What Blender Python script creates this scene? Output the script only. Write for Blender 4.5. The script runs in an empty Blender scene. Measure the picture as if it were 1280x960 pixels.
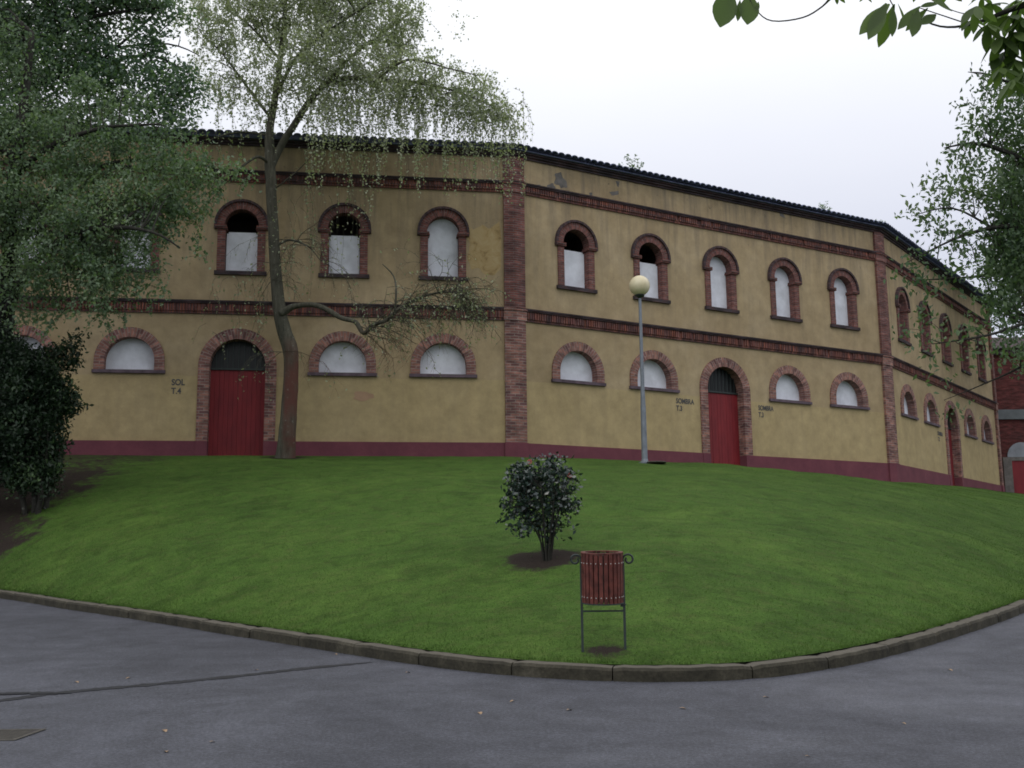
import bpy, math, random
import numpy as np
from mathutils import Vector, Matrix, noise
from mathutils.bvhtree import BVHTree
from mathutils.geometry import tessellate_polygon
rng = random.Random(7); nr = np.random.RandomState(11)
sc = bpy.context.scene; COL = sc.collection
PI = math.pi
# ------------------------------------------------------------------ camera
F, PIT, ROL, EYE = 1378.84, 0.16279, 0.01057, 1.6
cd = bpy.data.cameras.new('camera'); cam = bpy.data.objects.new('camera', cd); COL.objects.link(cam); sc.camera = cam
cd.sensor_width = 36; cd.lens = F*36/1280; cd.clip_start = .05; cd.clip_end = 2000
cam.matrix_world = Matrix.Translation((0, 0, EYE)) @ Matrix.Rotation(PI/2+PIT, 4, 'X') @ Matrix.Rotation(-ROL, 4, 'Z')
def ray(x, y):
    dx = x-640; dy = 480-y; cr, sr = math.cos(ROL), math.sin(ROL)
    a = dx*cr+dy*sr; b = -dx*sr+dy*cr; c, s = math.cos(PIT), math.sin(PIT)
    v = Vector((a, F*c-b*s, F*s+b*c)); return v/v.y
def P(x, y, D):
    v = ray(x, y); return Vector((v.x*D, D, EYE+v.z*D))
# ------------------------------------------------------------------ materials
def mat(name, rough=.85, spec=.3):
    m = bpy.data.materials.new(name); m.use_nodes = True; nt = m.node_tree
    b = nt.nodes['Principled BSDF']; b.inputs['Roughness'].default_value = rough; b.inputs['Specular IOR Level'].default_value = spec
    return m, nt, b
def nd(nt, t, **kw):
    n = nt.nodes.new(t)
    for k, v in kw.items():
        if k in n.inputs: n.inputs[k].default_value = v
        else: setattr(n, k, v)
    return n
def noise_n(nt, vec, scale, detail=4, rough=.6, dist=0):
    n = nd(nt, 'ShaderNodeTexNoise', Scale=scale, Detail=detail, Roughness=rough, Distortion=dist)
    nt.links.new(vec, n.inputs['Vector']); return n.outputs['Fac']
def ramp(nt, fac, pts):
    r = nt.nodes.new('ShaderNodeValToRGB'); nt.links.new(fac, r.inputs[0])
    e = r.color_ramp.elements
    while len(e) < len(pts): e.new(.5)
    for i, (p, c) in enumerate(pts):
        e[i].position = p; e[i].color = (c if len(c) == 4 else (*c, 1)) if not isinstance(c, (int, float)) else (c, c, c, 1)
    return r.outputs[0]
def mixc(nt, fac, a, b, mode='MIX'):
    n = nt.nodes.new('ShaderNodeMix'); n.data_type = 'RGBA'; n.blend_type = mode
    for s, v in ((0, fac), (6, a), (7, b)):
        if isinstance(v, (int, float)): n.inputs[s].default_value = v
        elif isinstance(v, tuple): n.inputs[s].default_value = (*v, 1) if len(v) == 3 else v
        else: nt.links.new(v, n.inputs[s])
    return n.outputs[2]
def mth(nt, op, a, b=0.0, clamp=False):
    n = nt.nodes.new('ShaderNodeMath'); n.operation = op; n.use_clamp = clamp
    for i, v in enumerate((a, b)):
        if isinstance(v, (int, float)): n.inputs[i].default_value = v
        else: nt.links.new(v, n.inputs[i])
    return n.outputs[0]
def bump(nt, b, h, dist=.02, st=.5):
    n = nd(nt, 'ShaderNodeBump', Strength=st, Distance=dist); nt.links.new(h, n.inputs['Height']); nt.links.new(n.outputs[0], b.inputs['Normal'])
def pos(nt): return nt.nodes.new('ShaderNodeNewGeometry').outputs['Position']
def uvn(nt): return nt.nodes.new('ShaderNodeTexCoord').outputs['UV']
def scaled(nt, v, s):
    n = nd(nt, 'ShaderNodeMapping'); n.inputs['Scale'].default_value = s; nt.links.new(v, n.inputs['Vector']); return n.outputs[0]
def setc(nt, b, c): nt.links.new(c, b.inputs['Base Color'])
def plain(name, c, rough=.8, var=.25, scale=6, spec=.3, metal=0):
    m, nt, b = mat(name, rough, spec); b.inputs['Metallic'].default_value = metal
    f = noise_n(nt, pos(nt), scale, 5)
    lo = tuple(x*(1-var) for x in c); hi = tuple(min(1, x*(1+var)) for x in c)
    setc(nt, b, ramp(nt, f, [(.3, lo), (.7, hi)])); return m

def brick_mat(name, c1, c2, mortar, w=.26, h=.072, dark=.5):
    m, nt, b = mat(name, .9, .2); uv = uvn(nt); p = pos(nt)
    wob = nd(nt, 'ShaderNodeTexNoise', Scale=3.0); nt.links.new(p, wob.inputs['Vector'])
    vm = nt.nodes.new('ShaderNodeVectorMath'); vm.operation = 'SCALE'; vm.inputs['Scale'].default_value = .015
    nt.links.new(wob.outputs['Color'], vm.inputs[0])
    va = nt.nodes.new('ShaderNodeVectorMath'); nt.links.new(uv, va.inputs[0]); nt.links.new(vm.outputs[0], va.inputs[1])
    t = nt.nodes.new('ShaderNodeTexBrick'); nt.links.new(va.outputs[0], t.inputs['Vector'])
    t.inputs['Scale'].default_value = 1; t.inputs['Brick Width'].default_value = w; t.inputs['Row Height'].default_value = h
    t.inputs['Mortar Size'].default_value = .011; t.inputs['Mortar Smooth'].default_value = .3; t.inputs['Bias'].default_value = 0
    t.inputs['Color1'].default_value = (*c1, 1); t.inputs['Color2'].default_value = (*c2, 1); t.inputs['Mortar'].default_value = (*mortar, 1)
    # per brick noise at brick-ish frequency
    n1 = noise_n(nt, scaled(nt, uv, (3.8/(w*3.8), 1/h, 1)), .55, 3, .6)
    col = mixc(nt, 1.0, t.outputs['Color'], ramp(nt, n1, [(.3, .5), (.5, .95), (.7, 1.55)]), 'MULTIPLY')
    n2 = noise_n(nt, p, 1.1, 5, .7)
    col = mixc(nt, ramp(nt, n2, [(.5, 0.0), (.75, dark)]), col, (.05, .045, .05))
    setc(nt, b, col); bump(nt, b, mth(nt, 'SUBTRACT', mth(nt, 'MULTIPLY', n1, .5), t.outputs['Fac']), .012, .7); return m
M = {}
M['brick'] = brick_mat('weathered_red_brick', (.23, .088, .072), (.125, .052, .05), (.17, .135, .125))
M['brick_pale'] = brick_mat('pale_pink_brick', (.34, .165, .13), (.14, .068, .07), (.27, .215, .19), h=.085, dark=.45)
M['soldier'] = brick_mat('soldier_course_brick', (.27, .1, .07), (.13, .06, .06), (.1, .08, .08), w=.078, h=.3, dark=.85)
M['brick_old'] = brick_mat('dark_weathered_brick', (.1, .055, .055), (.055, .042, .05), (.06, .055, .06), dark=.8)
M['brick_far'] = brick_mat('deep_red_brick', (.13, .03, .03), (.09, .024, .024), (.08, .05, .045), dark=.3)

def stucco():
    m, nt, b = mat('ochre_stucco', .92, .15); p = pos(nt)
    sx = nt.nodes.new('ShaderNodeSeparateXYZ'); nt.links.new(p, sx.inputs[0]); z = sx.outputs[2]
    n1 = noise_n(nt, p, .5, 6, .62, .4); n2 = noise_n(nt, p, 2.2, 6, .7)
    base = ramp(nt, n1, [(.25, (.33, .25, .145)), (.5, (.4, .31, .185)), (.78, (.45, .36, .235))])
    # lower storey was repainted a flatter yellow below about z=7.1
    ed = mth(nt, 'ADD', z, mth(nt, 'MULTIPLY', n2, .12))
    low = mth(nt, 'LESS_THAN', ed, 7.2)
    base = mixc(nt, mth(nt, 'MULTIPLY', low, .65), base, (.45, .355, .185))
    base = mixc(nt, 1.0, base, ramp(nt, n2, [(.3, .81), (.7, 1.13)]), 'MULTIPLY')
    # rain streaks on the parapet zone
    st = noise_n(nt, scaled(nt, p, (2.2, 2.2, .18)), 1.6, 6, .7)
    up = nd(nt, 'ShaderNodeMapRange'); nt.links.new(z, up.inputs[0]); up.inputs[1].default_value = 9.3; up.inputs[2].default_value = 14.4
    k = mth(nt, 'MULTIPLY', ramp(nt, st, [(.45, 0.0), (.7, .95)]), mth(nt, 'ADD', mth(nt, 'MULTIPLY', up.outputs[0], .9), .16))
    base = mixc(nt, k, base, (.2, .165, .12))
    # small black mildew spots
    sp = noise_n(nt, p, 4.5, 8, .75)
    base = mixc(nt, mth(nt, 'MULTIPLY', ramp(nt, sp, [(.6, 0.0), (.68, .7)]), up.outputs[0]), base, (.09, .08, .07))
    setc(nt, b, base); bump(nt, b, noise_n(nt, p, 14, 6, .7), .02, .35); return m
M['stucco'] = stucco()
def plinth_mat():
    m, nt, b = mat('maroon_paint', .8, .25); p = pos(nt)
    n = noise_n(nt, p, 1.4, 6, .7)
    c = ramp(nt, n, [(.3, (.125, .038, .055)), (.6, (.17, .052, .07)), (.8, (.22, .085, .095))])
    setc(nt, b, c); bump(nt, b, noise_n(nt, p, 12, 5), .02, .3); return m
M['plinth'] = plinth_mat()
M['white'] = plain('whitewashed_panel', (.72, .745, .81), .85, .16, 2.2)
M['sill'] = plain('dark_slate_sill', (.11, .08, .1), .75, .4, 4)
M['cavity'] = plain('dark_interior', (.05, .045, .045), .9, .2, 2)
M['iron'] = plain('dark_green_iron', (.02, .03, .028), .5, .3, 10, .5)
M['pane'] = plain('smoked_glass', (.008, .01, .011), .45, .3, 3, .5)
def door_mat():
    m, nt, b = mat('red_door_paint', .6, .35); p = pos(nt)
    n = noise_n(nt, scaled(nt, p, (3, 3, .7)), 1.5, 5, .65)
    setc(nt, b, ramp(nt, n, [(.3, (.15, .012, .018)), (.7, (.24, .02, .026))])); return m
M['door'] = door_mat()
M['tile'] = plain('old_clay_tile', (.13, .15, .25), .85, .5, 5)  # blue in the clay colour imitates a lens colour fringe
M['concrete_patch'] = plain('bare_grey_render', (.15, .14, .13), .9, .3, 5)
M['yellow_patch'] = plain('ochre_repair_plaster', (.43, .31, .14), .92, .4, 1.6)
M['red_patch'] = plain('faded_red_overpaint', (.4, .26, .17), .92, .12, 3)
M['letter'] = plain('charcoal_letter_paint', (.085, .085, .09), .8, .2, 8)
M['lunette'] = plain('shade_greyed_lunette', (.24, .26, .29), .8, .2, 2)  # white lunette, greyed to carry the heavy shade it stands in
M['stone'] = plain('grey_band_stone', (.13, .145, .155), .85, .2, 2)

def asphalt():
    m, nt, b = mat('asphalt', .72, .4); p = pos(nt)
    n0 = noise_n(nt, p, .35, 5, .6, .6); n1 = noise_n(nt, p, 2.6, 6, .7); n2 = noise_n(nt, p, 42, 4, .85)
    c = ramp(nt, n0, [(.3, (.04, .042, .052)), (.7, (.073, .077, .096))])
    c = mixc(nt, 1.0, c, ramp(nt, n1, [(.3, .72), (.7, 1.22)]), 'MULTIPLY')
    c = mixc(nt, 1.0, c, ramp(nt, n2, [(.3, .45), (.5, 1.0), (.7, 1.9)]), 'MULTIPLY')
    setc(nt, b, c); nt.links.new(ramp(nt, n0, [(.35, .85), (.65, .6)]), b.inputs['Roughness'])
    bump(nt, b, n2, .01, .5); return m
M['asphalt'] = asphalt()
M['tar'] = plain('tar_filler', (.02, .021, .026), .6, .4, 9)
def lawn_mat():
    m, nt, b = mat('lawn_turf', .9, .1); p = pos(nt)
    at = nd(nt, 'ShaderNodeAttribute', attribute_name='soil')
    n0 = noise_n(nt, p, .45, 5, .65, .5); n1 = noise_n(nt, p, 5, 6, .75); n2 = noise_n(nt, p, 38, 4, .8)
    g = ramp(nt, n0, [(.28, (.042, .084, .016)), (.5, (.056, .11, .02)), (.72, (.074, .132, .025))])
    nc = noise_n(nt, p, 1.9, 6, .75, .8); g = mixc(nt, 1.0, g, ramp(nt, nc, [(.3, .62), (.5, 1.0), (.7, 1.28)]), 'MULTIPLY')
    g = mixc(nt, ramp(nt, n1, [(.5, 0.0), (.75, .5)]), g, (.1, .1, .04))
    g = mixc(nt, 1.0, g, ramp(nt, n2, [(.28, .5), (.5, 1.0), (.75, 1.6)]), 'MULTIPLY')
    s = mixc(nt, n1, (.016, .013, .011), (.045, .034, .028))  # soil tone lowered to carry the tree shade at the left
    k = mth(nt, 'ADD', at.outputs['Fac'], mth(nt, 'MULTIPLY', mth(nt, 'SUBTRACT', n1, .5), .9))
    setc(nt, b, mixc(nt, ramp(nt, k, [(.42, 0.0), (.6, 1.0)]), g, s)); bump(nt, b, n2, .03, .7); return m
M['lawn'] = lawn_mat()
def kerb_mat():
    m, nt, b = mat('mossy_kerb_stone', .9, .2); p = pos(nt)
    n = noise_n(nt, p, 3, 6, .7); n2 = noise_n(nt, p, 30, 4, .7)
    c = ramp(nt, n, [(.3, (.022, .021, .016)), (.55, (.05, .046, .033)), (.75, (.085, .078, .058))])
    c = mixc(nt, 1.0, c, ramp(nt, n2, [(.3, .7), (.7, 1.3)]), 'MULTIPLY')
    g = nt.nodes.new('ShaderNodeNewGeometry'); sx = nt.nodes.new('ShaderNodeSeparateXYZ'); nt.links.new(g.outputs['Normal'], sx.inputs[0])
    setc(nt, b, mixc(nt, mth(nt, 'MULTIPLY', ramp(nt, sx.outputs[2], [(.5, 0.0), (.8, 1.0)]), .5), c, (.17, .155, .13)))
    bump(nt, b, n, .03, .6); return m
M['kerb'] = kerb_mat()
def bark(name, a, b_, red=0):
    m, nt, b = mat(name, .92, .15); p = pos(nt)
    n = noise_n(nt, scaled(nt, p, (9, 9, 1.6)), 1.5, 6, .7); n2 = noise_n(nt, p, 1.7, 4, .6); n3 = noise_n(nt, p, 9, 4, .7)
    c = ramp(nt, n, [(.3, a), (.7, b_)])
    if red:
        sx = nt.nodes.new('ShaderNodeSeparateXYZ'); nt.links.new(p, sx.inputs[0])
        lowz = nd(nt, 'ShaderNodeMapRange'); nt.links.new(sx.outputs[2], lowz.inputs[0]); lowz.inputs[1].default_value = 8.0; lowz.inputs[2].default_value = 7.2
        gx = nd(nt, 'ShaderNodeMapRange'); nt.links.new(sx.outputs[0], gx.inputs[0]); gx.inputs[1].default_value = -6.36; gx.inputs[2].default_value = -6.24
        c = mixc(nt, mth(nt, 'MULTIPLY', mth(nt, 'MULTIPLY', lowz.outputs[0], gx.outputs[0]), ramp(nt, n2, [(.35, .2), (.6, .9)])), c, (.125, .052, .042))
    c = mixc(nt, ramp(nt, n3, [(.6, 0.0), (.75, .7)]), c, (.24, .25, .22))
    setc(nt, b, c); bump(nt, b, n, .03, .8); return m
M['bark'] = bark('grey_green_bark', (.045, .045, .035), (.13, .125, .095), 1)
M['bark_dark'] = bark('dark_bark', (.018, .018, .016), (.05, .048, .04))
def leafm(name, c1, c2, c3, rough=.5, trans=.35, spec=.4):
    m, nt, b = mat(name, rough, spec); at = nd(nt, 'ShaderNodeAttribute', attribute_name='tint')
    col = ramp(nt, at.outputs['Fac'], [(0, c1), (.5, c2), (1, c3)]); setc(nt, b, col)
    t = nt.nodes.new('ShaderNodeBsdfTranslucent'); nt.links.new(mixc(nt, 1.0, col, (1.3, 1.5, .6), 'MULTIPLY'), t.inputs['Color'])
    mx = nt.nodes.new('ShaderNodeMixShader'); mx.inputs[0].default_value = trans
    nt.links.new(b.outputs[0], mx.inputs[1]); nt.links.new(t.outputs[0], mx.inputs[2])
    nt.links.new(mx.outputs[0], nt.nodes['Material Output'].inputs['Surface']); return m
M['leaf_pale'] = leafm('pale_birch_leaf', (.2, .235, .16), (.33, .365, .265), (.5, .52, .41))  # pale, mid and dark leaf colours lifted to carry lens glare
M['leaf_mid'] = leafm('mid_green_leaf', (.075, .125, .075), (.15, .22, .13), (.27, .34, .22))
M['leaf_dark'] = leafm('dark_green_leaf', (.065, .12, .085), (.14, .21, .15), (.26, .33, .25), trans=.45)
M['leaf_shrub'] = leafm('deep_shrub_leaf', (.01, .024, .012), (.024, .05, .022), (.09, .15, .06), trans=.15)
M['leaf_gloss'] = leafm('glossy_camellia_leaf', (.014, .03, .024), (.028, .05, .04), (.06, .09, .075), rough=.22, trans=.08, spec=1.0)
M['leaf_nut'] = leafm('chestnut_leaf', (.055, .09, .03), (.09, .14, .045), (.14, .2, .07), trans=.5)
M['leaf_right'] = leafm('sycamore_leaf', (.05, .09, .05), (.1, .155, .085), (.18, .24, .13), trans=.4)
M['blade'] = leafm('grass_blade', (.044, .088, .018), (.06, .115, .023), (.086, .142, .032), rough=.7, trans=.3, spec=.2)
M['petal'] = plain('pink_petal', (.55, .17, .15), .6, .2, 20)
M['wood'] = plain('red_brown_slat', (.11, .03, .022), .6, .55, 14, .35)
M['rivet'] = plain('steel_rivet', (.5, .5, .47), .4, .1, 9, .5)
M['pole'] = plain('galvanised_steel', (.2, .225, .26), .5, .2, 5, .5, .3)
m, nt, b = mat('opal_globe', .35, .5); setc(nt, b, ramp(nt, noise_n(nt, pos(nt), 4, 4), [(.3, (.66, .57, .36)), (.7, (.78, .7, .48))])); M['globe'] = m
M['dry'] = plain('dry_leaf', (.3, .21, .13), .8, .4, 30)
M['metal_worn'] = plain('worn_cast_iron', (.06, .055, .045), .6, .4, 20, .5)

# ------------------------------------------------------------------ mesh helpers
def ob(name, me, m=None, parent=None, loc=None, rot=0):
    o = bpy.data.objects.new(name, me); COL.objects.link(o)
    if m: me.materials.append(m)
    if parent: o.parent = parent
    if loc is not None: o.location = loc
    if rot: o.rotation_euler = (0, 0, rot)
    return o
def tag(o, label=None, cat=None, group=None, kind=None):
    for k, v in (('label', label), ('category', cat), ('group', group), ('kind', kind)):
        if v: o[k] = v
    return o
def empty(name, loc, rot=0):
    o = bpy.data.objects.new(name, None); COL.objects.link(o); o.location = loc; o.rotation_euler = (0, 0, rot); o.empty_display_size = .3; return o
class MB:
    def __init__(s): s.v = []; s.f = []; s.uv = []
    def quad(s, a, b, c, d, uv=None):
        i = len(s.v); s.v += [tuple(a), tuple(b), tuple(c), tuple(d)]; s.f.append((i, i+1, i+2, i+3)); s.uv.append(uv or [(0, 0)]*4)
    def poly(s, pts, uv=None):
        i = len(s.v); s.v += [tuple(p) for p in pts]; s.f.append(tuple(range(i, i+len(pts)))); s.uv.append(uv or [(p[0], p[2]) for p in pts])
    def box(s, x0, x1, y0, y1, z0, z1, swap=False):
        def q(pts, ax):
            uv = [((p[0] if ax != 'x' else p[1]), (p[2] if ax != 'z' else p[1])) for p in pts]; s.quad(*pts, uv=uv)
        q([(x0, y0, z0), (x1, y0, z0), (x1, y0, z1), (x0, y0, z1)], 'y'); q([(x1, y1, z0), (x0, y1, z0), (x0, y1, z1), (x1, y1, z1)], 'y')
        q([(x0, y1, z0), (x0, y0, z0), (x0, y0, z1), (x0, y1, z1)], 'x'); q([(x1, y0, z0), (x1, y1, z0), (x1, y1, z1), (x1, y0, z1)], 'x')
        q([(x0, y0, z1), (x1, y0, z1), (x1, y1, z1), (x0, y1, z1)], 'z'); q([(x0, y1, z0), (x1, y1, z0), (x1, y0, z0), (x0, y0, z0)], 'z')
    def tube(s, pts, rad, n=6, cap=True):
        pts = [Vector(p) for p in pts]
        if not isinstance(rad, (list, tuple)): rad = [rad]*len(pts)
        base = len(s.v); up = Vector((.13, .21, .97)); L = 0
        for i, p in enumerate(pts):
            t = (pts[min(i+1, len(pts)-1)]-pts[max(i-1, 0)])
            if t.length < 1e-9: t = Vector((0, 0, 1))
            t.normalize(); a = t.cross(up)
            if a.length < .15: a = t.cross(Vector((1, 0, 0)))
            a.normalize(); b_ = t.cross(a)
            for k in range(n):
                an = 2*PI*k/n; s.v.append(tuple(p+(a*math.cos(an)+b_*math.sin(an))*rad[i]))
        for i in range(len(pts)-1):
            for k in range(n):
                k2 = (k+1) % n; s.f.append((base+i*n+k, base+i*n+k2, base+(i+1)*n+k2, base+(i+1)*n+k)); s.uv.append([(0, 0)]*4)
        if cap:
            for i0, rev in ((base, True), (base+(len(pts)-1)*n, False)):
                r = list(range(i0, i0+n)); s.f.append(tuple(r[::-1] if rev else r)); s.uv.append([(0, 0)]*n)
    def build(s, name, m, parent=None, loc=None, rot=0, smooth=False, shift=None):
        me = bpy.data.meshes.new(name)
        v = s.v if shift is None else [tuple(Vector(p)-shift) for p in s.v]
        me.from_pydata(v, [], s.f); uvl = me.uv_layers.new(name='UVMap')
        flat = [c for f in s.uv for q in f for c in q]; uvl.data.foreach_set('uv', flat)
        if smooth: me.polygons.foreach_set('use_smooth', [True]*len(me.polygons))
        me.update(); return ob(name, me, m, parent, loc, rot)
def lathe(mb, prof, n=24, c=(0, 0, 0)):
    b0 = len(mb.v)
    for r, z in prof:
        for k in range(n): a = 2*PI*k/n; mb.v.append((c[0]+r*math.cos(a), c[1]+r*math.sin(a), c[2]+z))
    for i in range(len(prof)-1):
        for k in range(n):
            k2 = (k+1) % n; mb.f.append((b0+i*n+k, b0+i*n+k2, b0+(i+1)*n+k2, b0+(i+1)*n+k)); mb.uv.append([(0, 0)]*4)

# ------------------------------------------------------------------ bullring building
L = 16.6; TH = .53923; EXT = PI/8
J1 = Vector((.1126, 33.0327, 0))
def dirv(a): return Vector((math.cos(a), math.sin(a), 0))
J2 = J1+L*dirv(TH); J3 = J2+L*dirv(TH+EXT); J0 = J1-L*dirv(TH-EXT); Jm = J0-L*dirv(TH-2*EXT); J4 = J3+L*dirv(TH+2*EXT)
faces = [(Jm, TH-2*EXT), (J0, TH-EXT), (J1, TH), (J2, TH+EXT), (J3, TH+2*EXT)]
ZP, ZS0, ZS1, ZB0, ZB1, ZT = 5.23, 8.99, 9.38, 13.07, 13.42, 14.36
BAY = [2.3, 5.3, 8.36, 11.4, 14.4]
BZ = 4.8
bld = empty('bullring_building', (J1.x, J1.y, BZ))
tag(bld, 'two storey many sided ochre bullring with red brick arches, corner piers and tiled eave', 'building')
B0 = Vector((J1.x, J1.y, BZ))
def arc(w, zs, zb, r=None, n=20):
    r = r or w; pts = [(-w, zb), (-w, zs)] if abs(r-w) < 1e-6 else [(-w, zb), (-w, zs), ]
    for i in range(1 if abs(r-w) < 1e-6 else 0, n+1):
        a = PI-PI*i/n; pts.append((r*math.cos(a), zs+r*math.sin(a)))
    if abs(r-w) > 1e-6: pts.append((w, zs))
    pts.append((w, zb)); return pts
def dens(path):   # open path: same count needed
    return path
def ring(mb, inner, outer, yf, yb, yo=.02):
    s = 0
    for i in range(len(inner)-1):
        a, b_ = inner[i], inner[i+1]; c, d = outer[i], outer[i+1]
        ds = math.hypot((a[0]+c[0]-b_[0]-d[0])/2, (a[1]+c[1]-b_[1]-d[1])/2)
        w = max(.05, math.hypot(a[0]-c[0], a[1]-c[1])); s2 = s+ds
        mb.quad((a[0], yf, a[1]), (c[0], yf, c[1]), (d[0], yf, d[1]), (b_[0], yf, b_[1]), [(0, s), (w, s), (w, s2), (0, s2)])
        mb.quad((b_[0], yf, b_[1]), (b_[0], yb, b_[1]), (a[0], yb, a[1]), (a[0], yf, a[1]), [(0, s2), (yb-yf, s2), (yb-yf, s), (0, s)])
        mb.quad((c[0], yf, c[1]), (c[0], yo, c[1]), (d[0], yo, d[1]), (d[0], yf, d[1]), [(0, s), (yo-yf, s), (yo-yf, s2), (0, s2)])
        s = s2
    for i, fl in ((0, 0), (len(inner)-1, 1)):
        a, c = inner[i], outer[i]; q = [(a[0], yf, a[1]), (a[0], yo, a[1]), (c[0], yo, c[1]), (c[0], yf, c[1])]
        mb.quad(*(q if fl else q[::-1]), uv=[(0, 0), (0, .05), (.25, .05), (.25, 0)])
def fill_arch(mb, path, y, uvs=True):
    mb.poly([(p[0], y, p[1]) for p in path][::-1])
SEG = 3
def lower_window():
    zc, zb = 7.56, 7.28
    r = MB(); ring(r, arc(.70, zc, zb), arc(.985, zc, zb), -.05, .26)
    p = MB(); pa = arc(.72, zc, zb-.02); fill_arch(p, pa, .24)
    s = MB(); s.box(-1.02, 1.02, -.085, .25, zb-.09, zb+.005)
    return [('window', r, M['brick_pale']), ('panel', p, M['white']), ('sill', s, M['sill'])]
def upper_window(open_top):
    zc, zb = 11.72, 10.3
    r = MB(); ring(r, [(-.47, zb), (-.47, zc-.13)], [(-.70, zb), (-.70, zc-.13)], -.045, .3); ring(r, [(.47, zc-.13), (.47, zb)], [(.70, zc-.13), (.70, zb)], -.045, .3)
    ring(r, arc(.5, zc, zc-.02), arc(.725, zc, zc-.02), -.06, .3)
    hd = MB(); ring(hd, arc(.727, zc, zc-.12), arc(.80, zc, zc-.12), -.12, .01)
    ims = []
    for sg in (-1, 1):
        im = MB(); a, b_ = sorted((sg*.42, sg*.79)); im.box(a, b_, -.1, .28, zc-.13, zc-.075); im.box(a+.015, b_-.015, -.125, .27, zc-.075, zc-.022); ims.append(('impost', im, M['brick']))
    s = MB(); s.box(-.76, .76, -.09, .3, zb-.11, zb+.004)
    p = MB()
    if open_top:
        p.box(-.455, .455, .2, .29, zb+.006, 11.52); p.box(-.40, .40, .2, .29, 11.522, 11.57)
    else: fill_arch(p, arc(.52, zc, zb), .24)
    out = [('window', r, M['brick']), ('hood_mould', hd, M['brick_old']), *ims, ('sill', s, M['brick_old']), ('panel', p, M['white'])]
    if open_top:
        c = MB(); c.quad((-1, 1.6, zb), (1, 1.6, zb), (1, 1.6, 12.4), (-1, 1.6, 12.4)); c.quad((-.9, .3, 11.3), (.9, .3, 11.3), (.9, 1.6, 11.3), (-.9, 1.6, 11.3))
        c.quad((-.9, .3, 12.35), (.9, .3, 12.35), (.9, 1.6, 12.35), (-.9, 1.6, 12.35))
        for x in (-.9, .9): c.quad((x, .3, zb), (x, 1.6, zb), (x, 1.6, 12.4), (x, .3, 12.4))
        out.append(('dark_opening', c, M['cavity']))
    return out
def door():
    zc, zb = 7.45, 4.4
    r = MB(); 
    inn = arc(.80, zc, ZP-.3); outr = arc(1.12, zc, ZP-.3); ring(r, inn, outr, -.05, .36)
    out = [('door', r, M['brick_pale'])]
    for sg in (-1, 1):
        l = MB(); n = 6; w = .8/n
        for i in range(n):
            a = sg*(i*w+.004); b_ = sg*((i+1)*w-.002); a, b_ = min(a, b_), max(a, b_); l.box(a, b_, .27 - (0 if i % 2 else .004), .33, zb, 7.36)
        a, b_ = sorted((sg*.003, sg*.80))
        out.append(('door_leaf', l, M['door']))
    bk = MB(); bk.box(-.83, .83, .335, .4, zb, 7.4); out.append(('door_backing', bk, M['door']))  # added box that stops sky light showing between the leaves
    t = MB(); fill_arch(t, arc(.82, zc, 7.36), .3); out.append(('fanlight', t, M['pane']))
    g = MB(); g.box(-.8, .8, .22, .27, 7.37, 7.42)
    for i in range(1, 10):
        x = -.8+.16*i; g.box(x-.012, x+.012, .235, .259, 7.42, zc+math.sqrt(max(.001, .64-x*x))-.01)
    out.append(('grille', g, M['iron'])); return out
protos = {}
def place(kind, maker, A, ang, u):
    loc = A+dirv(ang)*u-B0; loc.z = -BZ
    if kind not in protos:
        parts = maker(); root = parts[0][1].build(parts[0][0], parts[0][2], bld, loc, ang)
        kids = [p[1].build(p[0], p[2], root) for p in parts[1:]]
        protos[kind] = (root, kids); return root
    r0, kids = protos[kind]; r = r0.copy(); COL.objects.link(r); r.parent = bld; r.location = loc; r.rotation_euler = (0, 0, ang)
    for k in kids: c = k.copy(); COL.objects.link(c); c.parent = r
    return r
def strip(mb, u0, u1, y0, y1, z0, z1): mb.box(u0, u1, y0, y1, z0, z1)
def holes_poly(full=True):
    out = []
    if full:
        for i, u in enumerate(BAY):
            if i == 2: pa = arc(.95, 7.45, 4.0001)
            else: pa = arc(.85, 7.56, 7.24)
            out.append([(u+p[0], p[1]) for p in pa])
            out.append([(u+p[0], p[1]) for p in arc(.6, 11.72, 10.22)])
    return out
def wall_mesh(full):
    outer = [(0, 4.0), (L, 4.0), (L, ZT), (0, ZT)]
    loops = [outer]+holes_poly(full)
    loops = [[(p[0], max(p[1], 4.05) if k else p[1]) for p in lp] for k, lp in enumerate(loops)]
    tris = tessellate_polygon([[Vector((p[0], p[1], 0)) for p in lp] for lp in loops])
    pts = [p for lp in loops for p in lp]; mb = MB()
    for t in tris:
        q = [pts[i] for i in t]
        ar = (q[1][0]-q[0][0])*(q[2][1]-q[0][1])-(q[2][0]-q[0][0])*(q[1][1]-q[0][1])
        if abs(ar) < 1e-7: continue
        if ar < 0: q = q[::-1]
        mb.poly([(p[0], 0, p[1]) for p in q])
    return mb
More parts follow.
